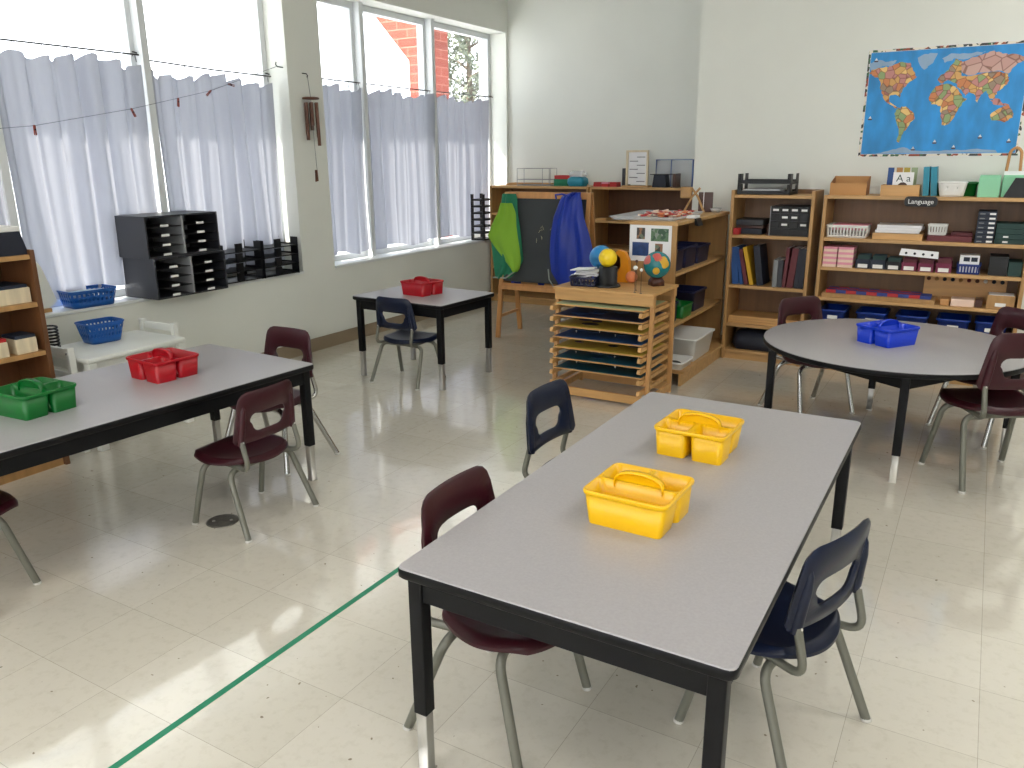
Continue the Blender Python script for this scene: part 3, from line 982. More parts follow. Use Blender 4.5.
# shelf island running towards the camera; open on its right side
t = thing('shelf_island', 'wooden shelf unit with photo sheet on its end and bins along its side', 'shelf unit', (-1.64, 4.80, 0))
WI, DI, HI = 1.13, 0.30, 1.045
box(-DI, 0, 0, 0.022, 0, HI - 0.022).build('end_panel', 'oak', t, bevel=0.002)
box(-DI, 0, WI - 0.022, WI, 0, HI - 0.022).build('end_panel', 'oak', t, bevel=0.002)
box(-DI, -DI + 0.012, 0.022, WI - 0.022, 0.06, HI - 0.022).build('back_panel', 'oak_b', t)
box(-DI - 0.008, 0.008, -0.008, WI + 0.008, HI - 0.022, HI).build('top', 'oak_h', t, bevel=0.003)
for z in (0.395, 0.725):
    box(-DI + 0.012, -0.003, 0.022, WI - 0.022, z - 0.02, z).build('shelf', 'oak_h', t, bevel=0.002)
box(-DI + 0.012, 0.085, 0.0225, WI - 0.06, 0.08, 0.10).build('shelf', 'oak_h', t, bevel=0.002)
box(0.05, 0.066, 0.0225, WI - 0.06, 0, 0.08).build('kick_board', 'oak_h', t)
# left bookcase cropped by the photo edge; shelves face right-forward
t = bookcase('brown wooden bookcase at the left edge with small wooden boxes', -3.75, 1.16, 0.90, 0.28, 1.03, [0.08, 0.33, 0.58, 0.81], mats=('dark_oak', 'oak', 'dark_oak'), lip=0.02, rz=90)

# puzzle map rack
t = thing('puzzle_rack', 'pine rack holding seven sliding puzzle map trays', 'rack', (-1.90, 4.49, 0), 0)
RW, RD, RHH = 0.635, 0.40, 0.665
rkx = RW / 2
box(-rkx - 0.006, rkx + 0.006, -RD / 2 - 0.012, RD / 2 + 0.012, RHH, RHH + 0.016).build('top', 'pine', t, bevel=0.003)
box(-rkx, rkx, -RD / 2, -RD / 2 + 0.016, RHH - 0.062, RHH).build('top_rail', 'pine', t, bevel=0.002)
box(-rkx, rkx, RD / 2 - 0.016, RD / 2, RHH - 0.055, RHH).build('top_rail', 'pine', t, bevel=0.002)
FY = 0.055                                      # the front posts rake forward towards the floor
for sx in (-1, 1):
    x0 = sx * rkx - (0.024 if sx > 0 else 0)
    ya = -RD / 2 + 0.018
    po = MB().loft([[(x0, ya - FY, 0), (x0 + 0.024, ya - FY, 0), (x0 + 0.024, ya - FY + 0.026, 0), (x0, ya - FY + 0.026, 0)],
                    [(x0, ya, RHH), (x0 + 0.024, ya, RHH), (x0 + 0.024, ya + 0.026, RHH), (x0, ya + 0.026, RHH)]], 0, False)
    po.build('post', 'pine_v', t, bevel=0.002)
    box(x0, x0 + 0.024, RD / 2 - 0.042, RD / 2 - 0.018, 0, RHH).build('post', 'pine_v', t, bevel=0.002)
RZ = [0.098 + 0.066 * k for k in range(8)]
YT = -0.075                                     # trays stick out at the front
for sx in (-1, 1):
    for z in RZ:
        xa = sx * (rkx - 0.034)
        rail = MB()
        rail.prism([(p[0], p[1]) for p in ((-RD / 2 - 0.115, z), (-RD / 2 - 0.105, z + 0.022), (-RD / 2 - 0.05, z + 0.016), (RD / 2 - 0.03, z + 0.014), (RD / 2 - 0.005, z + 0.022), (RD / 2, z), (RD / 2 - 0.01, z - 0.006), (-RD / 2 - 0.10, z - 0.008))],
                   xa - 0.0095, xa + 0.0095, T=Matrix(((0, 0, 1, 0), (1, 0, 0, 0), (0, 1, 0, 0), (0, 0, 0, 1))))
        rail.build('runner', 'pine', t, bevel=0.001)
    xa = sx * (rkx - 0.012)
    box(xa - 0.009, xa + 0.009, -RD / 2 + 0.0, RD / 2 - 0.043, 0.02, 0.06).build('base_rail', 'pine', t)
box(-rkx + 0.0245, rkx - 0.0245, -RD / 2 - 0.025, -RD / 2 - 0.007, 0.015, 0.065).build('base_rail', 'pine', t, bevel=0.002)
box(-rkx + 0.0245, rkx - 0.0245, RD / 2 - 0.04, RD / 2 - 0.022, 0.015, 0.065).build('base_rail', 'pine', t, bevel=0.002)
PT = [('maptl', 'teal puzzle map tray, lowest on the pine rack'), ('maptl', 'teal puzzle map tray, second from the bottom of the pine rack'),
      ('mapy', 'olive and navy puzzle map tray, third from the bottom of the pine rack'), ('mapbl', 'blue puzzle map tray in the middle of the pine rack'),
      ('mapy', 'olive yellow puzzle map tray, third from the top of the pine rack'), ('mapbk', 'black navy puzzle map tray, second from the top of the pine rack'),
      ('mapg', 'pale green puzzle map tray, topmost on the pine rack')]
for k, (mm, lb) in enumerate(PT):
    tr_ = thing('puzzle_tray', lb, 'puzzle tray', (-1.90, 4.49 + YT - 0.010 * (k % 2), RZ[k + 1] + 0.0225), 0, 'puzzle map trays in the pine rack')
    hx_, hy_ = rkx - 0.027, RD / 2 - 0.005
    MB().box(-hx_, hx_, -hy_, hy_, 0, 0.006).build('board', ['pine', mm], tr_, bevel=0.001)
    MB().box(-hx_ + 0.012, hx_ - 0.012, -hy_ + 0.01, hy_ - 0.01, 0.0062, 0.0085).build('puzzle_face', mm, tr_)
    rnd = random.Random(k)
    pcs = MB()
    for q in range(6):
        px, py, pr_ = rnd.uniform(-hx_ + 0.08, hx_ - 0.08), rnd.uniform(-0.10, 0.10), rnd.uniform(0.03, 0.06)
        poly = [(px + pr_ * (0.7 + 0.4 * rnd.random()) * math.cos(2 * PI * j / 11), py + 0.6 * pr_ * (0.7 + 0.4 * rnd.random()) * math.sin(2 * PI * j / 11)) for j in range(11)]
        pcs.prism(poly, 0.0085, 0.011)
    pcs.build('puzzle_piece', ['mapbk' if mm in ('mapy', 'mapg') else 'mapbl' if k % 2 else 'maptl'], tr_)
    if k in (6, 3, 1, 0):
        for q in range(4):
            MB().lathe([(0.002, 0), (0.002, 0.006), (0.005, 0.009), (0.004, 0.013), (0.0005, 0.014)], 10, c=(-0.2 + 0.13 * q, -0.05 + 0.06 * (q % 2), 0.0085)).build('knob', 'white', tr_)

# small white children's table and chairs against the sill
t = thing('small_white_table', 'low white table below the window sill with a blue basket on it', 'table', (-3.975, 2.52, 0))
MB().rbox([(0.465, 0.215, 0.285, 0.012), (0.469, 0.22, 0.29, 0.014), (0.487, 0.22, 0.29, 0.014), (0.49, 0.217, 0.287, 0.012)]).build('tabletop', 'whitew', t)
for a in ((-0.185, 0.185, -0.255, -0.237), (-0.185, 0.185, 0.237, 0.255), (-0.185, -0.167, -0.237, 0.237), (0.167, 0.185, -0.237, 0.237)):
    box(*a, 0.405, 0.464).build('apron', 'whitew', t)
for sx in (-1, 1):
    for sy in (-1, 1):
        box(-0.022, 0.022, -0.022, 0.022, 0, 0.464).build('leg', 'whitew', t, bevel=0.004, loc=(sx * 0.192, sy * 0.262, 0))
def white_chair(label, x, y, rz):
    t = thing('small_white_chair', label, 'chair', (x, y, 0), rz, 'white wooden chairs at the low white table')
    box(-0.14, 0.14, -0.13, 0.14, 0.27, 0.288).build('seat', 'whitew', t, bevel=0.003)
    for sx in (-1, 1):
        box(sx * 0.14 - 0.016, sx * 0.14 + 0.016, -0.165, -0.131, 0, 0.55).build('back_post', 'whitew', t, bevel=0.004)
        box(sx * 0.12 - 0.016, sx * 0.12 + 0.016, 0.10, 0.132, 0, 0.27).build('leg', 'whitew', t, bevel=0.004)
        for z in (0.52, 0.49):
            pass
    box(-0.124, 0.124, -0.156, -0.140, 0.50, 0.542).build('back_rail', 'whitew', t, bevel=0.003)
    box(-0.124, 0.124, -0.156, -0.140, 0.39, 0.42).build('back_rail', 'whitew', t, bevel=0.003)
    for sx in (-1, 1):
        MB().lathe([(0.001, 0), (0.006, 0), (0.006, 0.003), (0.001, 0.003)], 10).build('bolt_cap', 'grey', t, loc=(sx * 0.14, -0.1655, 0.52), rot=(PI / 2, 0, 0))
white_chair('white wooden chair at the far end of the low white table', -4.04, 2.70, 180)
white_chair('white wooden chair beside the brown bookcase at the near end of the low white table', -3.98, 2.345, 0)

# chalkboard easel
t = thing('chalkboard_easel', 'wooden easel with a dark chalkboard and smocks hung on its corners', 'easel', (-3.0, 5.50, 0), 2)
A = math.radians(9)
EH = 1.17
EW = 0.36
def sl(x0, x1, y0, y1, z0, z1, back=False):    # a slab in the tilted front (or back) leaf; hinge at the top
    return MB().box(x0, x1, y0, y1, z0 - EH, z1 - EH)
top_y = 0.19
def leaf(mb, name, m, back=False, bevel=0.002):
    o = mb.build(name, m, t, bevel=bevel)
    o.location = (0, top_y + (0.012 if back else -0.012), EH)
    o.rotation_euler = (A if back else -A, 0, 0)
    return o
for bk_ in (False, True):
    y0, y1 = (-0.012, 0.012)
    for sx in (-1, 1):
        leaf(sl(sx * EW - 0.018, sx * EW + 0.018, y0, y1, -0.008, EH), 'leg', 'easelw', bk_)
    leaf(sl(-EW + 0.018, EW - 0.018, y0, y1, EH - 0.05, EH), 'top_rail', 'easelw', bk_)
    leaf(sl(-EW + 0.018, EW - 0.018, y0, y1, 0.40, 0.445), 'lower_rail', 'easelw', bk_)
leaf(sl(-EW + 0.018, EW - 0.018, -0.003, 0.007, 0.46, EH - 0.05), 'chalkboard', 'slate')
leaf(sl(-EW + 0.018, EW - 0.018, -0.075, -0.0125, 0.392, 0.404), 'chalk_tray', 'easelw')
leaf(sl(-EW + 0.018, EW - 0.018, -0.082, -0.0755, 0.392, 0.425), 'chalk_tray', 'easelw')
ck = MB()
rnd = random.Random(4)
for k in range(5):
    x, z = rnd.uniform(-0.10, 0.06), rnd.uniform(0.78, 0.90)
    ck.tube([(x, -0.0036, z - EH), (x + rnd.uniform(-.02, .02), -0.0036, z + 0.02 - EH), (x + rnd.uniform(-.01, .04), -0.0036, z + rnd.uniform(-.02, .03) - EH)], 0.002, 5)
leaf(ck, 'chalk_scribble', 'chalk', bevel=0)
for z in (0.17,):
    for sx in (-1, 1):
        yb = top_y - 0.012 - math.tan(A) * (EH - z)
        yc = top_y + 0.012 + math.tan(A) * (EH - z)
        box(sx * EW - 0.008, sx * EW + 0.008, yb + 0.013, yc - 0.013, z, z + 0.022).build('spreader', 'easelw', t)

def cloth_sheet(name, label, mats, outline, x, y, z, seed, thick=0.012, folds=5, cat='smock', depth=0.02, rz=0, extra=None, mfn=None):
    # a hanging garment: outline = list of (z, xl, xr) from the top down
    t = thing(name, label, cat, (x, y, z), rz)
    rnd = random.Random(seed)
    ph = rnd.uniform(0, 6)
    def at(v):
        s_ = v * (len(outline) - 1)
        i = min(int(s_), len(outline) - 2)
        q = s_ - i
        a, c = outline[i], outline[i + 1]
        return [a[k] * (1 - q) + c[k] * q for k in range(3)]
    def fn(u, v, off):
        zz, xl, xr = at(v)
        e = math.sin(PI * u) ** 0.5
        y_ = off * e - depth * math.sin(u * folds * 2 * PI + ph + 1.5 * v) * e * (0.3 + 0.7 * v) - 0.02 * e - 0.35 * depth * math.sin(u * 23 + v * 11 + ph) * e - 0.25 * depth * math.sin(u * 9 - v * 15) * e
        return (xl + (xr - xl) * u, y_, zz + 0.006 * math.sin(u * 9 + ph) * v)
    b_ = MB()
    b_.grid(lambda u, v: fn(u, v, -thick), 40, 30)
    b_.grid(lambda u, v: fn(u, v, thick), 40, 30, flip=True)
    rim = [(i / 40, 0) for i in range(40)] + [(1, j / 30) for j in range(30)] + [(1 - i / 40, 1) for i in range(40)] + [(0, 1 - j / 30) for j in range(30)]
    b_.loft([[fn(u, v, thick) for u, v in rim], [fn(u, v, -thick) for u, v in rim]], 0, True, True, False, False)
    o = b_.build('cloth', mats, t)
    return t, fn
sm, fn = cloth_sheet('smock', 'lime and dark green smock hanging on the left corner of the easel', ['tealf'],
    [(0.05, -0.045, 0.075), (0.02, -0.055, 0.085), (-0.10, -0.07, 0.09), (-0.22, -0.15, 0.11), (-0.34, -0.165, 0.125), (-0.46, -0.15, 0.14), (-0.56, -0.14, 0.09), (-0.62, -0.13, 0.03)], -3.31, 5.58, 1.11, 3, depth=0.014, folds=2)
lz = [(-0.02, -0.045, 0.06), (-0.10, -0.07, 0.088), (-0.20, -0.13, 0.092), (-0.29, -0.175, 0.112), (-0.37, -0.115, 0.132), (-0.46, -0.03, 0.142), (-0.53, 0.04, 0.125), (-0.56, 0.075, 0.10)]
def lime(u, v, off):
    s_ = v * (len(lz) - 1)
    i = min(int(s_), len(lz) - 2)
    q = s_ - i
    zz, xl, xr = [lz[i][k] * (1 - q) + lz[i + 1][k] * q for k in range(3)]
    e = math.sin(PI * min(max(u, 0.001), 0.999)) ** 0.5
    return (xl + (xr - xl) * u, -0.036 - off * e - 0.026 * e * (0.6 + 0.4 * math.sin(u * 11 + v * 5)) - 0.01 * math.sin(v * 8 + u * 3), zz)
g = MB()
g.grid(lambda u, v: lime(u, v, 0.008), 24, 24)
g.grid(lambda u, v: lime(u, v, -0.004), 24, 24, flip=True)
g.build('front_panel', 'greenf', sm)
MB().tube([(-0.13, -0.03, -0.62), (0.0, -0.045, -0.615), (0.08, -0.045, -0.56)], 0.006, 8).build('binding', 'trim', sm)
sm, fn = cloth_sheet('smock', 'bright blue smock hanging on the right corner of the easel', ['bluef'],
    [(0.07, 0.03, 0.10), (0.04, -0.06, 0.10), (0.0, -0.08, 0.11), (-0.12, -0.13, 0.13), (-0.25, -0.155, 0.18), (-0.40, -0.165, 0.22), (-0.54, -0.15, 0.25), (-0.64, -0.10, 0.26), (-0.70, -0.05, 0.22), (-0.74, -0.02, 0.10)], -2.77, 5.58, 1.11, 9, depth=0.020, folds=2)
MB().tube([(-0.155, -0.04, -0.52), (-0.14, -0.05, -0.60), (-0.09, -0.05, -0.67)], 0.005, 8).build('binding', 'trim', sm)
MB().tube([(-0.09, -0.035, 0.02), (-0.10, -0.03, 0.05), (-0.04, -0.04, 0.055), (0.03, -0.035, 0.04)], 0.008, 8).build('neck_strap', 'bluef', sm)
cloth_sheet('apron', 'blue apron on the back of the easel, its hem showing below the green smock', ['bluef'],
    [(0.0, -0.06, 0.06), (-0.25, -0.10, 0.09), (-0.50, -0.10, 0.05), (-0.72, -0.095, -0.01)], -3.30, 5.77, 1.12, 5, depth=0.014, folds=3, cat='apron')
cloth_sheet('apron', 'blue pointed apron hanging behind the lower rail of the easel', ['bluef'],
    [(0.0, -0.12, 0.10), (-0.06, -0.10, 0.09), (-0.14, -0.05, 0.05), (-0.20, -0.01, 0.02)], -3.13, 5.80, 0.60, 8, depth=0.010, folds=2, cat='apron')
# ------------------------------------------------------------------ containers
def basket_mb(w, d, h, taper=0.86, rows=6, holes=None, n=6, r=0.03, th=0.003):
    b = MB()
    def ring(z):
        k = taper + (1 - taper) * (z / h)
        ps = rr(w / 2 * k, d / 2 * k, r, 4)
        out = []
        m = len(ps)
        per = [0]
        for i in range(m):
            a, c = ps[i], ps[(i + 1) % m]
            per.append(per[-1] + math.hypot(a[0] - c[0], a[1] - c[1]))
        N = n
        for j in range(N):
            s_ = per[-1] * j / N
            i = max(q for q in range(m) if per[q] <= s_ + 1e-9)
            u = (s_ - per[i]) / max(1e-9, per[i + 1] - per[i])
            a, c = ps[i], ps[(i + 1) % m]
            out.append((a[0] * (1 - u) + c[0] * u, a[1] * (1 - u) + c[1] * u, z))
        return out
    rings = [ring(h * j / rows) for j in range(rows + 1)]
    N = n
    v = [p for q in rings for p in q]
    f = []
    for j in range(rows):
        for i in range(N):
            if holes and holes(i, j):
                continue
            f.append((j * N + i, j * N + (i + 1) % N, (j + 1) * N + (i + 1) % N, (j + 1) * N + i))
    b.add(v, f, 0, True)
    b.add(rings[0], [tuple(range(N))[::-1]], 0, False)
    return b, rings[-1]
def basket(label, x, y, z, rz, w, d, h, mt, holes, name='basket', taper=0.86, rows=6, n=64, rim=0.005, cat='basket', group=None, r=0.03):
    t = thing(name, label, cat, (x, y, z), rz, group)
    b, top = basket_mb(w, d, h, taper, rows, holes, n, r)
    o = b.build('body', mt, t, solid=0.003, offset=1)
    o.location = (0, 0, 0.0032)
    MB().tube([(p[0] * 1.01, p[1] * 1.01, p[2] + 0.003) for p in top], rim, 6, closed=True).build('rim', mt, t)
    return t
dots = lambda i, j: j in (2, 4) and i % 2 == 0
slots = lambda i, j: 0 < j < 5 and i % 2 == 0
def lidless(label, x, y, z, rz, w, d, h, mt, name='bin', cat='bin', taper=0.9, group=None, labelled=False):
    t = thing(name, label, cat, (x, y, z), rz, group)
    a, c = w / 2, d / 2
    q = 0.004
    MB().loft([[(px, py, pz) for px, py in rr(ax, cy, rad)] for pz, ax, cy, rad in (
        (0, a * taper, c * taper, 0.015), (0.003, a * taper + 0.002, c * taper + 0.002, 0.018), (h - 0.012, a - 0.004, c - 0.004, 0.02), (h - 0.012, a + 0.004, c + 0.004, 0.024),
        (h, a + 0.004, c + 0.004, 0.024), (h, a - q - 0.003, c - q - 0.003, 0.018), (0.006, a * taper - q, c * taper - q, 0.014), (0.005, a * taper - q - .004, c * taper - q - .004, 0.012))]).build('body', mt, t)
    if labelled:
        box(-0.032, 0.032, -0.0015, 0, -0.012, 0.012).build('label_card', 'label', t, loc=(0, -c * (taper + (1 - taper) * 0.62) - 0.006, h * 0.62))
    return t
basket('blue perforated basket on the window sill, left of the charcoal sorters', -4.45, 2.705, ZS, 84, 0.27, 0.19, 0.092, 'bblue', dots)
one(MB().box(-0.10, 0.05, -0.05, 0.05, 0, 0.004, T=Matrix.Rotation(0.1, 4, 'X')).box(-0.02, 0.12, -0.055, 0.06, 0.006, 0.009, T=Matrix.Rotation(0.05, 4, 'Y')), 'paper_sheet', 'paper_b', 'pale blue papers lying inside the basket on the sill', 'paper', (-4.45, 2.70, ZS + 0.075), 84)
basket('blue perforated basket standing on the low white table', -4.09, 2.53, 0.49, 84, 0.205, 0.16, 0.105, 'bblue', dots, taper=0.78)

# charcoal literature sorters on the sill
def sorter(label, z):
    t = thing('literature_sorter', label, 'sorter', (-4.225 - (0.012 if z > ZS else 0), 3.265 - (0.02 if z > ZS else 0), z), 1, 'charcoal sorters on the sill')
    W, D, H, T = 0.53, 0.305, 0.246, 0.010
    # front faces +x : local x = depth (front at 0), local y = width
    for y in (-W / 2, W / 2 - T):
        box(-D, 0, y, y + T, 0, H).build('side_panel', 'charcoal', t, bevel=0.001)
    box(-D, -D + 0.006, -W / 2 + T, W / 2 - T, 0.0, H).build('back_panel', 'charcoal', t)
    for z0 in (0, H - T):
        box(-D + 0.006, 0, -W / 2 + T, W / 2 - T, z0, z0 + T).build('top' if z0 else 'base', 'charcoal', t)
    box(-D + 0.006, -0.002, -0.005, 0.005, T, H - T).build('divider', 'lgrey', t)
    for s_ in (-1, 1):
        a, c = (-W / 2 + T, -0.005) if s_ < 0 else (0.005, W / 2 - T)
        for k in range(1, 4):
            zz = T + (H - 2 * T) * k / 4
            sh = box(-D + 0.006, -0.006, a, c, zz - 0.003, zz).build('shelf', 'blackp', t)
        for k in range(4):
            zz = T + (H - 2 * T) * k / 4
            w = 0.028
            yc = (a + c) / 2
            box(-0.004, -0.0025, yc - w, yc + w, zz + 0.0, zz + 0.013).build('label_card', 'label', t)
sorter('lower of the two stacked charcoal sorters on the window sill', ZS)
sorter('upper of the two stacked charcoal sorters on the window sill', ZS + 0.246)

# stackable letter trays
def tray_parts(t, W, D, H, mt='blackp'):
    # W along x (the open long side), D along y, feet posts at the corners
    th = 0.004
    box(-W / 2, W / 2, -D / 2, D / 2, 0.004, 0.011).build('tray_floor', mt, t)
    box(-W / 2, W / 2, D / 2 - th, D / 2, 0.011, H * 0.40).build('back_wall', mt, t)
    for sx in (-1, 1):
        for y0, y1 in ((-D / 2, -D / 2 + D * 0.26), (D / 2 - D * 0.30, D / 2 - th)):
            x0 = sx * W / 2 - (th if sx > 0 else 0)
            box(x0, x0 + th, y0, y1, 0.010 if False else 0.0, H).build('support', mt, t)
        x0 = sx * W / 2 - (th if sx > 0 else 0)
        box(x0, x0 + th, -D / 2 + D * 0.26, D / 2 - D * 0.30, 0.0, H * 0.32).build('side_wall', mt, t)
def letter_tray(label, x, y, z, rz, W=0.33, D=0.25, H=0.066, group=None, mid=True):
    t = thing('letter_tray', label, 'letter tray', (x, y, z), rz, group)
    tray_parts(t, W, D, H)
    if mid:
        box(-0.055, 0.0, -D / 2 + 0.001, -D / 2 + 0.012, 0.0112, H).build('front_post', 'blackp', t)
    else:
        box(-W / 2 + 0.005, W / 2 - 0.005, -D / 2, -D / 2 + 0.005, 0.0112, 0.028).build('front_lip', 'blackp', t)
        for sx in (-1, 1):
            box(sx * (W / 2 - 0.014) - 0.008, sx * (W / 2 - 0.014) + 0.008, -D / 2 + 0.006, -D / 2 + 0.055, 0.0112, H).build('front_post', 'blackp', t)
    return t
lt = None
names = ['lowest', 'second lowest', 'second highest', 'topmost']
for col, (yy, cn) in enumerate(((3.765, 'stack beside the charcoal sorters'), (4.115, 'stack beside the pier'))):
    for k in range(4):
        lb = f'{names[k]} black letter tray in the {cn}'
        if lt is None:
            lt = letter_tray(lb, -4.47, yy, ZS, 90, W=0.33, D=0.27, H=0.0655, group='black letter trays stacked on the sill')
        else:
            dup(lt, (-4.47 - 0.002 * k, yy + 0.003 * k, ZS + 0.0655 * k), 90, lb)
# seven-slot stack at the far end of the sill
nm = ['lowest', 'second', 'third', 'fourth', 'fifth', 'sixth', 'topmost']
fs = None
for k in range(7):
    lb = f'{nm[k]} slim black tray of the tower at the far end of the sill' if k in (0, 6) else f'{nm[k]} slim black tray from the bottom of the tower at the sill end'
    if fs is None:
        fs = thing('letter_tray', lb, 'letter tray', (-4.425, 6.95, ZS), 0, 'slim trays at the far end of the sill')
        box(-0.075, 0.075, -0.10, 0.10, 0.0, 0.018).build('tray_floor', 'blackp', fs, bevel=0.002)
        for sx in (-1, 1):
            for y in (-0.085, 0.085):
                box(sx * 0.066 - 0.009, sx * 0.066 + 0.009, y - 0.015, y + 0.015, 0.0185, 0.0645).build('post', 'blackp', fs)
    else:
        dup(fs, (-4.425, 6.95, ZS + 0.065 * k), 0, lb)

# items around the brown bookcase at the left
def open_box(name, label, cat, x, y, z, w, d, h, mt, rz=0, th=0.006, fill=None, fillh=0.7, group=None):
    t = thing(name, label, cat, (x, y, z), rz, group)
    b = MB()
    b.box(-w / 2, w / 2, -d / 2, -d / 2 + th, 0, h)
    b.box(-w / 2, w / 2, d / 2 - th, d / 2, 0, h)
    b.box(-w / 2, -w / 2 + th, -d / 2 + th, d / 2 - th, 0, h)
    b.box(w / 2 - th, w / 2, -d / 2 + th, d / 2 - th, 0, h)
    b.box(-w / 2 + th, w / 2 - th, -d / 2 + th, d / 2 - th, 0, th)
    b.build('body', mt, t, bevel=0.001)
    if fill:
        box(-w / 2 + th + .001, w / 2 - th - .001, -d / 2 + th + .001, d / 2 - th - .001, th, h * fillh).build('contents', fill, t)
    return t
def lid_box(name, label, cat, x, y, z, w, d, h, mt, lid, rz=0, lh=0.015, group=None):
    t = thing(name, label, cat, (x, y, z), rz, group)
    cbox(w, d, h - lh).build('body', mt, t, bevel=0.002)
    cbox(w * 0.96, d * 0.96, lh, h - lh).build('lid', lid, t, bevel=0.002)
    return t
lid_box('wooden_box', 'long pale wooden box with a dark blue lid on the brown bookcase', 'box', -3.88, 1.82, 0.81, 0.42, 0.19, 0.085, 'palewood', 'dknavy', rz=90)
lid_box('wooden_box', 'small pale wooden box with a dark blue lid on the brown bookcase', 'box', -3.83, 1.965, 0.58, 0.095, 0.12, 0.085, 'palewood', 'dknavy', rz=90)
lid_box('wooden_box', 'small pale wooden box with a red lid on the brown bookcase', 'box', -3.83, 1.835, 0.58, 0.095, 0.12, 0.085, 'palewood', 'rod_r', rz=90)
t = thing('desk_caddy', 'black and white desktop box on top of the brown bookcase', 'box', (-3.84, 1.93, 1.03), 90)
MB().prism([(-0.115, 0), (0.115, 0), (0.09, 0.105), (-0.10, 0.105)], -0.07, 0.07, T=Matrix(((1, 0, 0, 0), (0, 0, 1, 0), (0, 1, 0, 0), (0, 0, 0, 1)))).build('body', 'ncover', t, bevel=0.003)
box(-0.11, 0.092, -0.074, 0.074, 0.106, 0.128).build('lid', 'white', t, bevel=0.004)
t = thing('white_board', 'white slanted board standing on the sill behind the brown bookcase', 'board', (-4.47, 2.50, ZS))
MB().prism([(0.03, 0.05), (-0.03, 0.25), (-0.10, 0.36), (-0.36, 0.36), (-0.36, 0.02), (-0.02, 0.02)], 0, 0.012, T=Matrix(((0, 0, 1, 0), (1, 0, 0, 0), (0, 1, 0, 0), (0, 0, 0, 1)))).build('panel', 'whitew', t, bevel=0.001)
box(-0.02, 0.035, -0.30, -0.02, 0, 0.0195).build('base_strip', 'oak', t)
sp = MB().tube([(0.030 * math.cos(k * 0.7), 0.030 * math.sin(k * 0.7), 0.006 + 0.0019 * k) for k in range(62)], 0.005, 6)
one(sp, 'coiled_cord', 'blackp', 'black coiled cord standing between the brown bookcase and the blue basket', 'cord', (-4.155, 2.30, 0.49))

# ------------------------------------------------------------------ things on the puzzle rack
ZT = 0.681
t = basket('small navy basket of papers on top of the pine rack', -2.07, 4.42, ZT, 6, 0.165, 0.15, 0.05, 'nblue', slots, taper=0.94, n=56, r=0.012)
rnd = random.Random(2)
for k in range(5):
    one(MB().box(-0.07, 0.07, -0.045, 0.045, 0, 0.004), 'paper_slip', 'paper', ['white paper slip at the bottom of the navy basket heap', 'white paper slip low in the navy basket heap', 'crumpled white slip in the middle of the navy basket heap', 'white slip tilted high in the navy basket heap', 'topmost white slip of the navy basket heap'][k],
        'paper', (-2.07 + rnd.uniform(-.015, .02), 4.42 + rnd.uniform(-.01, .01), ZT + 0.054 + 0.011 * k), group='paper slips in the navy basket', rot=(rnd.uniform(-.10, .25), rnd.uniform(-.25, .25), rnd.uniform(-.6, .6)))
bag = MB()
bag.grid(lambda u, v: ((0.075 - 0.01 * math.sin(5 * v)) * math.cos(2 * PI * u) * math.sin(PI * v) ** 0.6, 0.05 * math.sin(2 * PI * u) * math.sin(PI * v) ** 0.6 * (1 + 0.2 * math.sin(9 * u)), 0.026 - 0.026 * math.cos(PI * v) + 0.006 * math.sin(7 * u * PI) * math.sin(PI * v)), 24, 12)
t = thing('plastic_bag', 'clear plastic bag of shells at the left end of the pine rack', 'bag', (-2.155, 4.52, ZT))
bag.build('film', 'clear', t)
for k in range(6):
    MB().ball((0, 0, 0), 0.011, 0, 10, 6).build('shell', 'cream', t, loc=(rnd.uniform(-.045, .045), rnd.uniform(-.02, .02), 0.014))
t = thing('sun_model', 'yellow ball on a black cylinder stand on the pine rack', 'solar model', (-1.93, 4.43, ZT))
MB().lathe([(0.001, 0), (0.076, 0), (0.078, 0.006), (0.070, 0.016), (0.056, 0.022), (0.055, 0.118), (0.050, 0.122), (0.001, 0.122)], 32).build('stand', 'blackp', t)
MB().ball((0, 0, 0), 0.055, 0, 28, 16).build('yellow_ball', 'sun_y', t, loc=(-0.004, 0, 0.172))
t = thing('desk_globe', 'blue globe half hidden behind the yellow ball on the pine rack', 'globe', (-2.03, 4.55, ZT))
MB().lathe([(0.001, 0), (0.05, 0), (0.045, 0.012), (0.01, 0.02), (0.008, 0.09), (0.001, 0.09)], 20).build('base', 'white', t)
MB().ball((0, 0, 0.157), 0.074, 0, 28, 16).build('sphere', 'globe_b', t)
t = thing('crescent_stand', 'orange curved stand behind the yellow ball on the pine rack', 'stand', (-1.925, 4.64, ZT))
MB().prism([(-0.045, 0), (0.045, 0), (0.05, 0.06), (0.045, 0.14), (0.02, 0.185), (-0.02, 0.20), (-0.045, 0.18), (-0.01, 0.15), (-0.005, 0.1), (-0.03, 0.05)], -0.02, 0.02, T=Matrix(((1, 0, 0, 0), (0, 0, 1, 0), (0, 1, 0, 0), (0, 0, 0, 1)))).build('body', 'orange', t, bevel=0.006)
one(MB().ball((0, 0, 0.037), 0.037, 0, 24, 14), 'orange_ball', 'peach', 'small orange ball standing on the pine rack beside the wire stems', 'ball', (-1.855, 4.62, ZT))
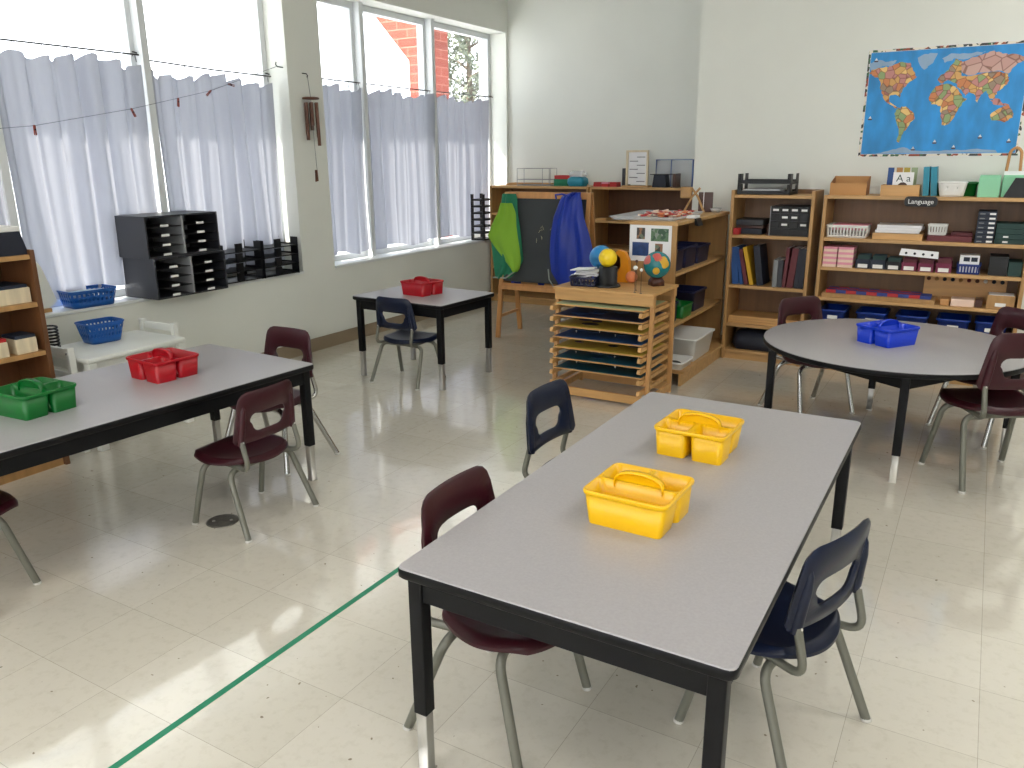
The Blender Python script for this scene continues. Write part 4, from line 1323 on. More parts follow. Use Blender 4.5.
for nm_, lb, x, y, h, r, mt in (('ball_stem', 'tallest wire stem with a small dark bead on the pine rack', -1.725, 4.37, 0.165, 0.009, 'brownb'),
                            ('ball_stem', 'wire stem with the larger white bead on the pine rack', -1.70, 4.29, 0.135, 0.013, 'white'),
                            ('ball_stem', 'wire stem with the smaller white bead on the pine rack', -1.655, 4.27, 0.13, 0.009, 'white')):
    t = thing(nm_, lb, 'planet model', (x, y, ZT), 0, 'wire stems with beads on the pine rack')
    MB().tube([(0, 0, 0.0), (0, 0, h)], 0.0016, 6).build('stem', 'wire', t)
    MB().lathe([(0.001, 0), (0.008, 0), (0.008, 0.002), (0.001, 0.003)], 12).build('foot', 'wire', t)
    MB().ball((0, 0, h + r * 0.6), r, 0, 14, 10).build('bead', mt, t)
t = thing('desk_globe', 'teal globe with a small yellow moon at the right end of the pine rack', 'globe', (-1.685, 4.60, ZT))
MB().lathe([(0.001, 0), (0.052, 0), (0.052, 0.03), (0.042, 0.04), (0.036, 0.052), (0.001, 0.052)], 4).build('base', 'brownb', t)
MB().ball((0, 0, 0.125), 0.081, 0, 32, 18).build('sphere', 'globe_t', t)
for (ax, az, rr_, mm) in ((-2.25, 0.45, 0.035, 'land'), (-1.2, 0.75, 0.03, 'land'), (-0.6, 0.3, 0.036, 'ycover'), (-2.9, -0.1, 0.03, 'land')):
    d = Vector((math.cos(ax) * math.cos(az), math.sin(ax) * math.cos(az), math.sin(az)))
    n1 = d.orthogonal().normalized()
    n2 = d.cross(n1)
    pm = MB()
    c0 = Vector((0, 0, 0.125))
    rg = []
    for r_ in (0.15, 0.6, 1.0):
        rg.append([c0 + (d * 0.0815 + (n1 * math.cos(2 * PI * j / 16) + n2 * math.sin(2 * PI * j / 16)) * rr_ * r_ * (1 + 0.16 * math.sin(j * PI / 4 + ax) + 0.1 * math.sin(j * PI / 2))).normalized() * 0.0825 for j in range(16)])
    pm.loft(rg, 0, True, True, True, False)
    pm.build('continent', mm, t)
MB().ball((0.028, -0.088, 0.10), 0.021, 0, 16, 10).build('moon', 'ycover', t)

# ------------------------------------------------------------------ things on and in the shelf island
t = thing('photo_sheet', 'white sheet with four photos taped to the end of the shelf island', 'poster', (-1.805, 4.7985, 0.915))
box(-0.142, 0.135, -0.0012, 0, -0.118, 0.113).build('sheet', 'paper', t)
for mt, a in (('photo_a', (-0.095, -0.04, 0.02, 0.09)), ('photo_b', (0.0, 0.115, 0.01, 0.088)), ('photo_c', (-0.122, -0.012, -0.085, 0.0)), ('photo_a', (0.03, 0.08, -0.06, -0.005))):
    box(a[0], a[1], -0.0020, -0.0013, a[2], a[3]).build('photo', mt, t)
t = thing('craft_tray', 'shallow clear tray of red and cream tiles on top of the shelf island', 'tray', (-1.90, 5.17, HI), 2)
MB().loft([[(px, py, pz) for px, py in rr(a, c, r)] for pz, a, c, r in ((0, 0.20, 0.31, 0.02), (0.022, 0.225, 0.335, 0.025), (0.024, 0.222, 0.332, 0.024), (0.004, 0.196, 0.306, 0.018))]).build('tray_body', 'clear', t)
rnd = random.Random(5)
for k in range(60):
    x, y = rnd.uniform(-0.10, 0.16), rnd.uniform(-0.10, 0.24)
    MB().box(-0.018, 0.018, -0.012, 0.012, 0, 0.008).build('tile', ['rod_r', 'cream', 'rod_r', 'peach', 'cream'][k % 5], t, loc=(x, y, 0.006 + 0.007 * (k % 4)), rot=(rnd.uniform(-.25, .25), rnd.uniform(-.25, .25), rnd.uniform(0, 3)))
t = thing('binder_clip', 'black clip holding a white tag on the top edge of the shelf island', 'clip', (-1.635, 5.15, HI), 0)
MB().prism([(-0.002, 0.002), (0.012, 0.002), (0.03, -0.045), (0.004, -0.04), (0.004, -0.005)], -0.05, 0.05, T=Matrix(((1, 0, 0, 0), (0, 0, 1, 0), (0, 1, 0, 0), (0, 0, 0, 1)))).build('clip_body', 'blackp', t, loc=(0.006, 0, 0))
MB().box(-0.05, 0.012, -0.055, 0.055, 0.003, 0.02).build('tag', 'paper', t, bevel=0.004)
t = thing('mini_easel', 'little wooden stand with dark brown cards at the back of the shelf island', 'stand', (-1.83, 5.72, HI), 10)
for sx in (-1, 1):
    MB().tube([(sx * 0.07, -0.03, 0.006), (sx * 0.02, 0.0, 0.11), (-sx * 0.03, 0.02, 0.17)], 0.008, 8).build('leg', 'oak', t)
box(-0.10, -0.02, -0.05, -0.03, 0.10, 0.18).build('head', 'oak', t, bevel=0.01)
box(0.02, 0.12, 0.035, 0.065, 0.0, 0.14).build('card_block', 'brownb', t, bevel=0.003)
box(0.055, 0.06, 0.03, 0.034, 0.0, 0.15).build('card_edge', 'paper', t)
one(MB().lathe([(0.001, 0), (0.03, 0), (0.045, 0.03), (0.042, 0.03), (0.028, 0.005), (0.001, 0.004)], 20), 'glass_bowl', 'clear', 'small clear bowl near the back of the shelf island top', 'bowl', (-1.70, 5.80, HI))
for lb, y, z, w, h in (('dark navy bin nearest the camera on the upper shelf of the island', 4.96, 0.725, 0.22, 0.14), ('dark navy bin in the middle of the upper shelf of the island', 5.21, 0.725, 0.24, 0.14), ('dark navy bin farthest back on the upper shelf of the island', 5.49, 0.725, 0.27, 0.12),
                       ('small navy bin beside the green caddy on the middle shelf of the island', 4.92, 0.395, 0.16, 0.13), ('navy bin at the back of the middle shelf of the island', 5.46, 0.395, 0.28, 0.14)):
    lidless(lb, -1.785, y, z, 0, 0.235, w, h, 'nblue', group='navy bins in the shelf island')
caddy('green caddy between navy bins on the middle shelf of the island', -1.755, 5.145, 0.395, 90, 'green', 0.98)
lidless('large white tub at the back of the lowest shelf of the island', -1.73, 5.28, 0.10, 0, 0.34, 0.42, 0.16, 'white', name='tub', cat='tub', taper=0.85)
lidless('long low white tray with odds and ends on the lowest shelf of the island', -1.72, 4.945, 0.10, 0, 0.30, 0.22, 0.05, 'white', name='tray', cat='tray')
one(MB().lathe([(0.001, 0), (0.05, 0), (0.06, 0.012), (0.05, 0.02), (0.001, 0.02)], 20), 'round_dish', 'blackp', 'dark round dish in the low white tray on the lowest shelf', 'dish', (-1.67, 4.93, 0.107))
one(cbox(0.10, 0.13, 0.06), 'toy_block', 'peach', 'reddish block lying inside the large white tub', 'block', (-1.74, 5.30, 0.107), rz=15, bevel=0.01)

# ------------------------------------------------------------------ on top of the back bookcases
ZL = 1.165
t = thing('display_box', 'clear open display box on top of the bookcase behind the easel', 'box', (-3.90, 7.14, ZL))
box(-0.185, 0.185, -0.07, 0.07, 0, 0.006).build('base', 'clear', t)
fr_ = MB()
for z in (0.008, 0.06, 0.165):
    fr_.tube([(-0.185, -0.07, z), (0.185, -0.07, z), (0.185, 0.07, z), (-0.185, 0.07, z)], 0.003, 6, closed=True)
fr_.build('wire_frame', 'lgrey', t)
for x in (-0.185, 0.10, 0.185):
    for y in (-0.07, 0.07):
        MB().tube([(x, y, 0.004), (x, y, 0.166)], 0.003, 6).build('post', 'lgrey', t)
one(MB().box(-0.33, 0.33, -0.08, 0.06, 0, 0.012).box(-0.30, 0.2, -0.09, 0.05, 0.013, 0.022), 'flat_tray', 'pine', 'flat wooden tray with papers on the bookcase behind the easel, left end', 'tray', (-3.97, 7.30, ZL))
lid_box('plastic_container', 'red lidded green container on top of the bookcase behind the easel', 'container', -3.60, 7.17, ZL, 0.17, 0.16, 0.10, 'tealf', 'rod_r', lh=0.035)
t = thing('plastic_pouch', 'teal pouch under a clear bag at the right end of the bookcase behind the easel', 'pouch', (-3.43, 7.10, ZL))
MB().rbox([(0, 0.075, 0.06, 0.03), (0.03, 0.09, 0.075, 0.035), (0.07, 0.085, 0.07, 0.03), (0.09, 0.06, 0.05, 0.03)]).build('pouch', 'teal', t)
MB().rbox([(0.09, 0.075, 0.055, 0.03), (0.12, 0.08, 0.06, 0.03), (0.145, 0.05, 0.03, 0.02)]).build('clear_bag', 'clear', t)
for k, (x, c) in enumerate(((-3.20, 'left'), (-3.12, 'middle'), (-3.035, 'right'))):
    lid_box('red_tub', f'small red and pink tub, {c} of three beside the bead frame', 'tub', x, 7.08, ZL, 0.072, 0.10, 0.042, 'rod_r', 'pink' if k == 1 else 'rod_r', group='red tubs on the back bookcase')
t = thing('abacus', 'tall pale wooden frame with rows of grey bars on the back bookcase', 'abacus', (-2.84, 7.12, ZL))
for x in (-0.115, 0.085):
    box(x + 0.008, x + 0.026, -0.012, 0.012, 0.012, 0.325).build('upright', 'palewood', t, bevel=0.002)
box(-0.088, 0.092, -0.01, 0.01, 0.308, 0.325).build('top_rail', 'palewood', t)
box(-0.13, 0.13, -0.05, 0.05, 0, 0.012).build('base', 'pine', t)
box(-0.088, 0.092, 0.006, 0.010, 0.02, 0.308).build('back_card', 'paper', t)
for k in range(7):
    x0 = -0.07 if k % 2 else 0.0
    box(x0, x0 + 0.075, -0.008, 0.0055, 0.045 + 0.036 * k, 0.052 + 0.036 * k).build('bar', 'grey', t)
one(cbox(0.03, 0.14, 0.165), 'grey_folder', 'charcoal', 'grey folder standing left of the wooden bead frame', 'folder', (-2.975, 7.20, ZL), bevel=0.002)
t = thing('display_case', 'clear plastic display case standing behind the black top hat shape', 'case', (-2.53, 7.25, ZL))
box(-0.175, 0.175, -0.003, 0.003, 0, 0.235).build('front_pane', 'clear', t)
box(-0.175, 0.175, 0.08, 0.086, 0, 0.235).build('back_pane', 'clear', t)
for x in (-0.175, -0.03, 0.171):
    box(x, x + 0.006, -0.006, 0.09, 0, 0.24).build('frame_post', 'bcover', t)
box(-0.175, 0.177, -0.006, 0.09, 0.236, 0.242).build('frame_rail', 'bcover', t)
t = thing('file_holder', 'black trapezoid holder with a wide brim on the back bookcase', 'holder', (-2.59, 7.08, ZL))
MB().prism([(-0.065, 0), (0.07, 0), (0.055, 0.11), (-0.05, 0.11)], -0.05, 0.05, T=Matrix(((1, 0, 0, 0), (0, 0, 1, 0), (0, 1, 0, 0), (0, 0, 0, 1)))).build('body', 'ncover', t, bevel=0.002)
box(-0.085, 0.09, -0.055, 0.055, 0.1105, 0.116).build('brim', 'blackp', t)
one(cbox(0.026, 0.14, 0.12), 'dark_book', 'brownb', 'dark brown book standing right of the black holder', 'book', (-2.45, 7.10, ZL), bevel=0.002)
t = thing('child_drawing', 'white card with a blue and black drawing by the alcove corner', 'drawing', (-2.29, 7.38, ZL), 0)
box(-0.06, 0.06, -0.002, 0.0, 0.0, 0.24).build('card', 'paper', t)
MB().prism([(-0.04, 0.15), (-0.01, 0.16), (0.04, 0.09), (0.02, 0.08)], 0.0022, 0.003, T=Matrix(((1, 0, 0, 0), (0, 0, -1, 0), (0, 1, 0, 0), (0, 0, 0, 1)))).build('blue_mark', 'blue', t)
box(-0.005, 0.025, -0.003, -0.0022, 0.17, 0.185).build('black_mark', 'blackp', t)
open_box('cardboard_tray', 'brown cardboard tray of papers on the shelf behind the clear craft tray', 'box', -2.56, 7.16, 0.86, 0.30, 0.20, 0.075, 'card', fill='paper', fillh=0.95)
one(cbox(0.11, 0.12, 0.018), 'wooden_block', 'pine', 'thin wooden block on the middle shelf behind the blue smock', 'block', (-3.14, 7.06, 0.86), bevel=0.002)
lidless('teal tray on the low shelf behind the easel', -3.62, 7.12, 0.36, 0, 0.34, 0.22, 0.06, 'teal', name='tray', cat='tray')

# ------------------------------------------------------------------ narrow bookcase contents
t = letter_tray('lower black letter tray on top of the narrow bookcase, holding papers', -1.355, 5.86, 1.175, 0, 0.355, 0.27, 0.07, 'letter trays on the narrow bookcase', False)
letter_tray('upper black letter tray on top of the narrow bookcase', -1.355, 5.86, 1.245, 0, 0.355, 0.27, 0.07, 'letter trays on the narrow bookcase', False)
one(MB().box(-0.14, 0.11, -0.10, 0.10, 0, 0.018).box(-0.13, 0.12, -0.11, 0.09, 0.0185, 0.024), 'paper_stack', 'paper', 'white papers lying in the lower letter tray', 'paper', (-1.365, 5.85, 1.1865))
t = thing('drawer_cabinet', 'black desktop drawer cabinet with white tags in the narrow bookcase', 'drawers', (-1.165, 5.85, 0.90))
cw, cd, ch_ = 0.255, 0.24, 0.20
box(-cw / 2, cw / 2, -cd / 2 + 0.008, cd / 2, 0, ch_).build('body', 'charcoal', t, bevel=0.002)
box(-cw / 2 - 0.004, -cw / 2, -cd / 2, cd / 2, 0, ch_).build('side_trim', 'lgrey', t)
for r_ in range(4):
    z0 = 0.006 + r_ * 0.049
    for c_ in range(4):
        x0 = -cw / 2 + 0.003 + c_ * 0.0625
        if r_ == 0 and c_ % 2:
            continue
        w_ = 0.122 if r_ == 0 else 0.059
        d_ = box(x0, x0 + w_, -cd / 2, -cd / 2 + 0.0075, z0, z0 + 0.044).build('drawer', 'blackp', t, bevel=0.002)
        if (r_, c_) in ((3, 0), (3, 1), (3, 3), (2, 1), (2, 2), (1, 1), (1, 3), (3, 2)):
            box(x0 + 0.012, x0 + 0.05, -cd / 2 - 0.0012, -cd / 2 - 0.0002, z0 + 0.016, z0 + 0.030).build('tag', 'label', d_)
def book(label, x, y, z, w, d, h, mt, tilt=0.0, flat=False, group=None, pages='paper'):
    # spine faces -y
    b_ = MB()
    c = 0.002
    b_.box(0, w, 0, c, 0, h)
    b_.box(0, c, c, d, 0, h)
    b_.box(w - c, w, c, d, 0, h)
    b_.box(c, w - c, c, d - 0.004, 0.003, h - 0.003, 1)
    T = Matrix.Rotation(math.radians(tilt), 4, 'Y')
    b_.v = [tuple(T @ Vector(v)) for v in b_.v]
    zmin = min(v[2] for v in b_.v)
    o = b_.build('book', [mt, pages], loc=(x, y, z - zmin))
    return tag(o, label, 'book', group)
gB = 'books on the narrow bookcase'
zb = 0.545
for lb, x, w, h, mt, tl in (
    ('blue book at the left end of the leaning row', -1.525, 0.045, 0.265, 'bcover', -7), ('slim blue book second from the left of the leaning row', -1.472, 0.022, 0.265, 'bcover', -10),
    ('dark red book left of the yellow one', -1.440, 0.026, 0.255, 'wine', -13), ('yellow book leaning in the row', -1.402, 0.026, 0.272, 'ycover', -14),
    ('dark blue book right of the yellow one', -1.352, 0.044, 0.28, 'ncover', -9),
    ('short grey box file in the middle of the row', -1.246, 0.030, 0.19, 'grey', 0), ('short grey box file beside the maroon books', -1.212, 0.030, 0.19, 'charcoal', 0),
    ('slim maroon book, left of the maroon pair', -1.180, 0.022, 0.275, 'wine', 3), ('thick maroon book leaning right of the slim one', -1.150, 0.042, 0.275, 'wine', 5),
    ('black navy book right of the maroon books', -1.100, 0.028, 0.275, 'ncover', 3), ('black navy book at the right end of the row', -1.070, 0.030, 0.275, 'ncover', 2)):
    book(lb + ' in the narrow bookcase', x, 5.735, zb, w, 0.20, h, mt, tl, group=gB)
one(cbox(0.19, 0.20, 0.04), 'black_binder', 'ncover', 'lower black binder lying flat at the left of the narrow bookcase', 'binder', (-1.445, 5.86, 0.90 + 0.001), bevel=0.004)
one(cbox(0.19, 0.20, 0.042), 'black_binder', 'charcoal', 'upper grey binder lying flat at the left of the narrow bookcase', 'binder', (-1.44, 5.86, 0.942 + 0.02), bevel=0.006)
one(cbox(0.19, 0.18, 0.018), 'black_binder', 'brownb', 'dark folder between the two flat binders in the narrow bookcase', 'folder', (-1.44, 5.86, 0.9425), bevel=0.002)
one(cbox(0.04, 0.06, 0.045), 'red_box', 'rod_r', 'small red box in front of the flat binders in the narrow bookcase', 'box', (-1.515, 5.728, 0.90), bevel=0.002)
t = thing('small_figurine', 'small dark figurine between the binders and the drawer cabinet', 'figurine', (-1.315, 5.80, 0.90))
MB().lathe([(0.001, 0), (0.025, 0), (0.02, 0.01), (0.012, 0.02), (0.018, 0.035), (0.014, 0.05), (0.006, 0.055), (0.011, 0.065), (0.001, 0.078)], 16).build('body', 'brownb', t)
for k in range(3):
    one(box(-0.255, 0.255, -0.12, 0.12, 0, 0.017), 'wooden_board', 'pine', ['lowest', 'middle', 'topmost'][k] + ' wooden board of the flat stack low in the narrow bookcase', 'board', (-1.285 + 0.002 * k, 5.85 + 0.004 * k, 0.265 + 0.0172 * k), group='wooden boards in the narrow bookcase', bevel=0.001)
bg = MB()
bg.rbox([(0, 0.20, 0.11, 0.05), (0.04, 0.22, 0.125, 0.06), (0.11, 0.21, 0.12, 0.06), (0.145, 0.13, 0.06, 0.04)])
one(bg, 'black_bag', 'ncover', 'black bag lying on the bottom of the narrow bookcase', 'bag', (-1.29, 5.86, 0.07))

# ------------------------------------------------------------------ language bookcase contents
Z1 = 1.18
t = thing('language_sign', 'dark rounded sign reading Language on the bookcase edge', 'sign', (-0.372, YF - 0.004, 1.15))
MB().prism([(a, c) for a, c in rr(0.093, 0.031, 0.022, 5)], 0, 0.006, T=Matrix(((1, 0, 0, 0), (0, 0, 1, -0.003), (0, 1, 0, 0), (0, 0, 0, 1)))).build('plate', 'blackp', t)
text_mesh('Language', 0.040, 'lettering', 'label', t, (0, -0.0038, -0.001), (PI / 2, 0, 0))
t = thing('cardboard_box', 'open brown cardboard box at the left end of the language bookcase top', 'box', (-0.815, 5.84, Z1))
box(-0.112, 0.112, -0.085, -0.080, 0, 0.078).build('front_wall', 'card', t)
box(-0.112, 0.112, 0.080, 0.085, 0, 0.118).build('back_wall', 'card', t)
for sx in (-1, 1):
    x0 = sx * 0.1095 - 0.0025
    MB().prism([(-0.0795, 0), (0.0795, 0), (0.0795, 0.118), (-0.0795, 0.078)], x0, x0 + 0.005, T=Matrix(((0, 0, 1, 0), (1, 0, 0, 0), (0, 1, 0, 0), (0, 0, 0, 1)))).build('side_wall', 'cardd', t)
box(-0.107, 0.107, -0.0795, 0.0795, 0, 0.005).build('bottom', 'cardd', t)
t = open_box('card_box', 'wooden box of alphabet cards on top of the language bookcase', 'box', -0.505, 5.82, Z1, 0.225, 0.15, 0.068, 'pine', th=0.008)
for k, (x, mt, lb) in enumerate(((-0.578, 'bcover', 'blue picture card standing at the left in the alphabet box'), (-0.528, 'card', 'tan picture card second in the alphabet box'), (-0.485, 'mapy', 'olive picture card third in the alphabet box'), (-0.441, 'mapg', 'light green picture card at the right in the alphabet box'))):
    one(MB().box(-0.018, 0.018, -0.002, 0.002, 0, 0.165), 'picture_card', mt, lb, 'card', (x, 5.855, Z1 + 0.009), group='picture cards in the alphabet box', bevel=0.0008)
t = thing('alphabet_card', 'white card reading A a in front of the picture cards', 'card', (-0.497, 5.80, Z1 + 0.009))
box(-0.060, 0.060, -0.001, 0.001, 0, 0.137).build('card', 'paper', t)
text_mesh('A a', 0.062, 'lettering', 'dkgreen', t, (0.002, -0.0014, 0.098), (PI / 2, 0, 0), 0.0003)
MB().prism([(0.030 * math.cos(PI * k / 12), 0.030 * math.sin(PI * k / 12)) for k in range(13)], 0.0012, 0.0018, T=Matrix(((1, 0, 0, 0), (0, 0, -1, 0), (0, 1, 0, 0.045), (0, 0, 0, 1)))).build('picture', 'brownb', t)
book('teal book standing nearest the alphabet box', -0.375, 5.80, Z1, 0.035, 0.14, 0.178, 'teal', -4)
book('teal book leaning right of the other teal book', -0.328, 5.80, Z1, 0.035, 0.14, 0.178, 'teal', -6)
lidless('shallow dark green tray behind the white basket on the language bookcase', -0.20, 5.925, Z1, 0, 0.25, 0.15, 0.085, 'green', name='tray', cat='tray')
basket('white plastic basket on top of the language bookcase', -0.212, 5.785, Z1, 0, 0.155, 0.11, 0.082, 'white', lambda i, j: j == 3 and i % 6 == 0, taper=0.82, n=48)
lid_box('file_box', 'left mint green file box on the language bookcase', 'box', -0.015, 5.86, Z1, 0.115, 0.22, 0.128, 'mint', 'mint', group='mint file boxes')
lid_box('file_box', 'right mint green file box, behind the black slanted display', 'box', 0.120, 5.90, Z1, 0.135, 0.20, 0.130, 'mint', 'mint', group='mint file boxes')
t = thing('slanted_display', 'black slanted display at the right end of the language bookcase', 'display', (0.16, 5.745, Z1))
MB().prism([(-0.095, 0), (0.08, 0), (0.08, 0.115), (-0.045, 0.115)], 0, 0.02, T=Matrix(((1, 0, 0, 0), (0, 0, 1, 0), (0, 1, 0, 0), (0, 0, 0, 1)))).build('panel', 'blackp', t, bevel=0.003)
box(-0.09, 0.08, 0.0205, 0.035, 0, 0.012).build('foot', 'blackp', t)
t = thing('paper_holder', 'brown wooden arch stand with white paper on the mint file box', 'stand', (0.105, 5.90, Z1 + 0.130))
box(-0.05, 0.08, -0.07, 0.07, 0, 0.022).build('paper_pad', 'paper', t)
ar = MB().tube(bend([(-0.042, 0, 0.022), (-0.036, 0, 0.14), (-0.005, 0, 0.165), (0.024, 0, 0.14), (0.03, 0, 0.022)], 0.03, 5), 0.0085, 8)
ar.build('arch', 'card', t)
# first shelf down
Z2 = 0.905
t = basket('white slotted basket of pink papers at the left of the upper language shelf', -0.795, 5.83, Z2, 0, 0.25, 0.19, 0.075, 'white', slots, taper=0.95, n=84, r=0.012)
for k in range(3):
    one(cbox(0.215, 0.15, 0.012), 'pink_folder', 'pink', ['lowest', 'middle', 'top'][k] + ' pink folder in the white slotted basket', 'folder', (-0.788 + 0.006 * k, 5.84, Z2 + 0.048 + 0.0125 * k), rz=-2 * k, group='pink folders in the slotted basket')
open_box('wooden_tray', 'pale wooden tray of white papers on the upper language shelf', 'tray', -0.487, 5.84, Z2, 0.295, 0.22, 0.04, 'pine', fill='oak', fillh=0.9)
for k in range(3):
    one(cbox(0.26, 0.19, 0.016), 'paper_stack', 'paper', ['lowest', 'middle', 'topmost'][k] + ' stack of white papers on the pale wooden tray', 'paper', (-0.487 + (-0.008, 0.008, 0.004)[k], 5.85, Z2 + 0.041 + 0.017 * k), rz=(2, -3, 1)[k], group='white paper stacks on the wooden tray')
one(cbox(0.25, 0.22, 0.036), 'maroon_box', 'wine', 'flat maroon box on the upper language shelf', 'box', (-0.19, 5.85, Z2), bevel=0.003)
one(MB().prism([(-0.06, -0.05), (0.06, -0.06), (0.05, 0.06), (-0.05, 0.05)], 0, 0.018), 'maroon_slab', 'wine', 'tilted maroon slab on the flat maroon box', 'slab', (-0.125, 5.86, Z2 + 0.0365))
basket('white slotted pencil basket on the flat maroon box', -0.262, 5.80, Z2 + 0.0365, 0, 0.105, 0.10, 0.06, 'white', slots, taper=0.92, n=48, r=0.008)
for k in range(7):
    t = thing('drawer_box', f'{["lowest", "second", "third", "fourth", "fifth", "sixth", "topmost"][k]} thin navy box, counted upward, in the tagged stack of seven', 'box', (0.0, 5.83, Z2 + 0.0277 * k), 0, 'thin navy boxes in a stack')
    cbox(0.10, 0.20, 0.0265).build('body', 'dknavy', t, bevel=0.002)
    box(0.012, 0.044, -0.1015, -0.1002, 0.006, 0.017).build('tag', 'label', t)
    box(-0.04, -0.012, -0.1015, -0.1002, 0.008, 0.014).build('print', 'grey', t)
for k in range(4):
    t = thing('drawer_box', ['lowest', 'second lowest', 'second highest', 'topmost'][k] + ' dark green box at the right end of the upper language shelf', 'box', (0.138, 5.83, Z2 + 0.031 * k), 0, 'dark green boxes in a stack')
    cbox(0.165, 0.20, 0.030).build('body', 'dkgreen', t, bevel=0.002)
    if k < 2:
        box(-0.04, -0.012, -0.1015, -0.1002, 0.008, 0.018).build('tag', 'label', t)
# second shelf
Z3 = 0.71
for c_ in range(2):
    for k in range(4):
        t = thing('pink_box', ['lowest', 'second lowest', 'second highest', 'topmost'][k] + ' pink and cream box in the ' + ('left' if c_ == 0 else 'right') + ' column of the pink stack', 'box', (-0.88 + 0.098 * c_, 5.80, Z3 + 0.0335 * k), 0, 'pink boxes in two columns')
        cbox(0.085 if c_ == 0 else 0.094, 0.15, 0.018).build('body', 'cream', t, bevel=0.001)
        cbox(0.087 if c_ == 0 else 0.096, 0.152, 0.0145, 0.0185).build('lid', 'pink', t, bevel=0.001)
for k, (x, mt, h, lb) in enumerate(((-0.672, 'dknavy', 0.085, 'dark navy card box nearest the pink boxes'), (-0.580, 'dknavy', 0.085, 'dark navy card box second from the pink boxes'), (-0.487, 'blackp', 0.075, 'black card box left of the maroon ones'),
        (-0.395, 'mar_card', 0.075, 'maroon card box below the dotted white card, left'), (-0.298, 'mar_card', 0.075, 'maroon card box below the dotted white card, right'), (-0.197, 'mar_card', 0.085, 'maroon card box beside the blue basket'))):
    t = open_box('card_file', lb + ' on the middle language shelf', 'box', x, 5.81, Z3, 0.088, 0.16, h * 0.72, mt, th=0.003, group='labelled card boxes')
    for q in range(5):
        box(-0.038, 0.038, -0.05 + q * 0.028, -0.047 + q * 0.028, 0.004, h).build('card', mt if q % 2 else 'dkgreen' if mt != 'mar_card' else 'wine', t)
    box(-0.030, 0.030, -0.0815, -0.0801, 0.006, 0.030).build('label_card', 'label', t)
t = thing('dotted_card', 'white strip card with dark dots leaning on the maroon card boxes', 'card', (-0.345, 5.722, Z3 + 0.056))
MB().prism([(-0.115, 0.045), (-0.105, 0.088), (0.11, 0.075), (0.112, 0.030)], 0.0, 0.002, T=Matrix(((1, 0, 0, 0), (0, 0, -1, 0), (0, 1, 0, 0), (0, 0, 0, 1)))).build('card', 'paper', t)
for q in range(4):
    MB().lathe([(0.001, 0), (0.008, 0), (0.008, 0.0008), (0.001, 0.0008)], 10).build('dot', 'ncover', t, loc=(-0.075 + 0.05 * q, -0.0021, 0.060 - 0.002 * q), rot=(PI / 2, 0, 0))
t = basket('blue slotted basket on the middle language shelf', -0.06, 5.80, Z3, 0, 0.125, 0.14, 0.055, 'rod_b', slots, taper=0.96, n=60, r=0.008)
t = thing('bead_box', 'pale box with two dark windows sitting in the blue slotted basket', 'box', (-0.06, 5.80, Z3 + 0.0065))
cbox(0.108, 0.11, 0.11).build('body', 'paper', t, bevel=0.002)
for x in (-0.016, 0.026):
    box(x - 0.017, x + 0.017, -0.057, -0.0552, 0.072, 0.098).build('window', 'dknavy', t)
one(cbox(0.10, 0.18, 0.118), 'black_box', 'blackp', 'taller black box on the middle language shelf', 'box', (0.098, 5.83, Z3), bevel=0.002)
one(cbox(0.072, 0.18, 0.088), 'black_box', 'dkgreen', 'shorter dark box at the right end of the middle language shelf', 'box', (0.188, 5.83, Z3), bevel=0.002)
# third shelf : number rods, knobbed board
Z4 = 0.505
one(MB().box(-0.345, 0.345, -0.10, 0.10, 0, 0.028), 'rod_tray', 'oak', 'long wooden tray under the red and blue rods', 'tray', (-0.565, 5.82, Z4), bevel=0.002)
for k in range(4):
    rb_ = MB()
    n_ = 10 - (k % 2)
    for q in range(n_):
        rb_.box(-0.32 + q * 0.064, -0.32 + (q + 1) * 0.064, -0.011, 0.011, 0, 0.022, (q + k) % 2)
    one(rb_, 'number_rod', ['rod_r', 'rod_b'], ['front', 'second', 'third', 'rearmost'][k] + ' red and blue striped rod on the long wooden tray', 'rod', (-0.565, 5.745 + 0.045 * k, Z4 + 0.0285 ), group='striped counting rods')
t = thing('knobbed_board', 'pale wooden strip with dark knobs at the back of the lower language shelf', 'board', (-0.07, 5.93, Z4))
box(-0.235, 0.235, -0.01, 0.01, 0, 0.165).build('board', 'pine', t, bevel=0.002)
for q in range(10):
    MB().lathe([(0.001, 0), (0.012, 0), (0.012, 0.008), (0.001, 0.010)], 12).build('knob', ['brownb', 'oak', 'ncover', 'ncover', 'oak', 'wine', 'brownb', 'white', 'ncover', 'ncover'][q], t, loc=(-0.21 + 0.0465 * q, -0.0101, 0.142), rot=(PI / 2, 0, 0))
one(cbox(0.13, 0.12, 0.045), 'cream_box', 'cream', 'low cream box in front of the knobbed board', 'box', (-0.065, 5.79, Z4), bevel=0.003)
one(cbox(0.05, 0.12, 0.04), 'dark_tray', 'card', 'small tan tray left of the low cream box', 'tray', (-0.165, 5.79, Z4), bevel=0.003)
one(cbox(0.04, 0.12, 0.05), 'dark_block', 'brownb', 'dark brown block between the cream box and the wooden box', 'block', (0.025, 5.80, Z4), bevel=0.003)
t = open_box('wooden_box', 'orange wooden box with papers at the right of the lower language shelf', 'box', 0.14, 5.80, Z4, 0.15, 0.13, 0.085, 'oak', th=0.006, fill='paper', fillh=1.02)
box(-0.028, 0.030, -0.0665, -0.0652, 0.016, 0.038).build('label_card', 'label', t)
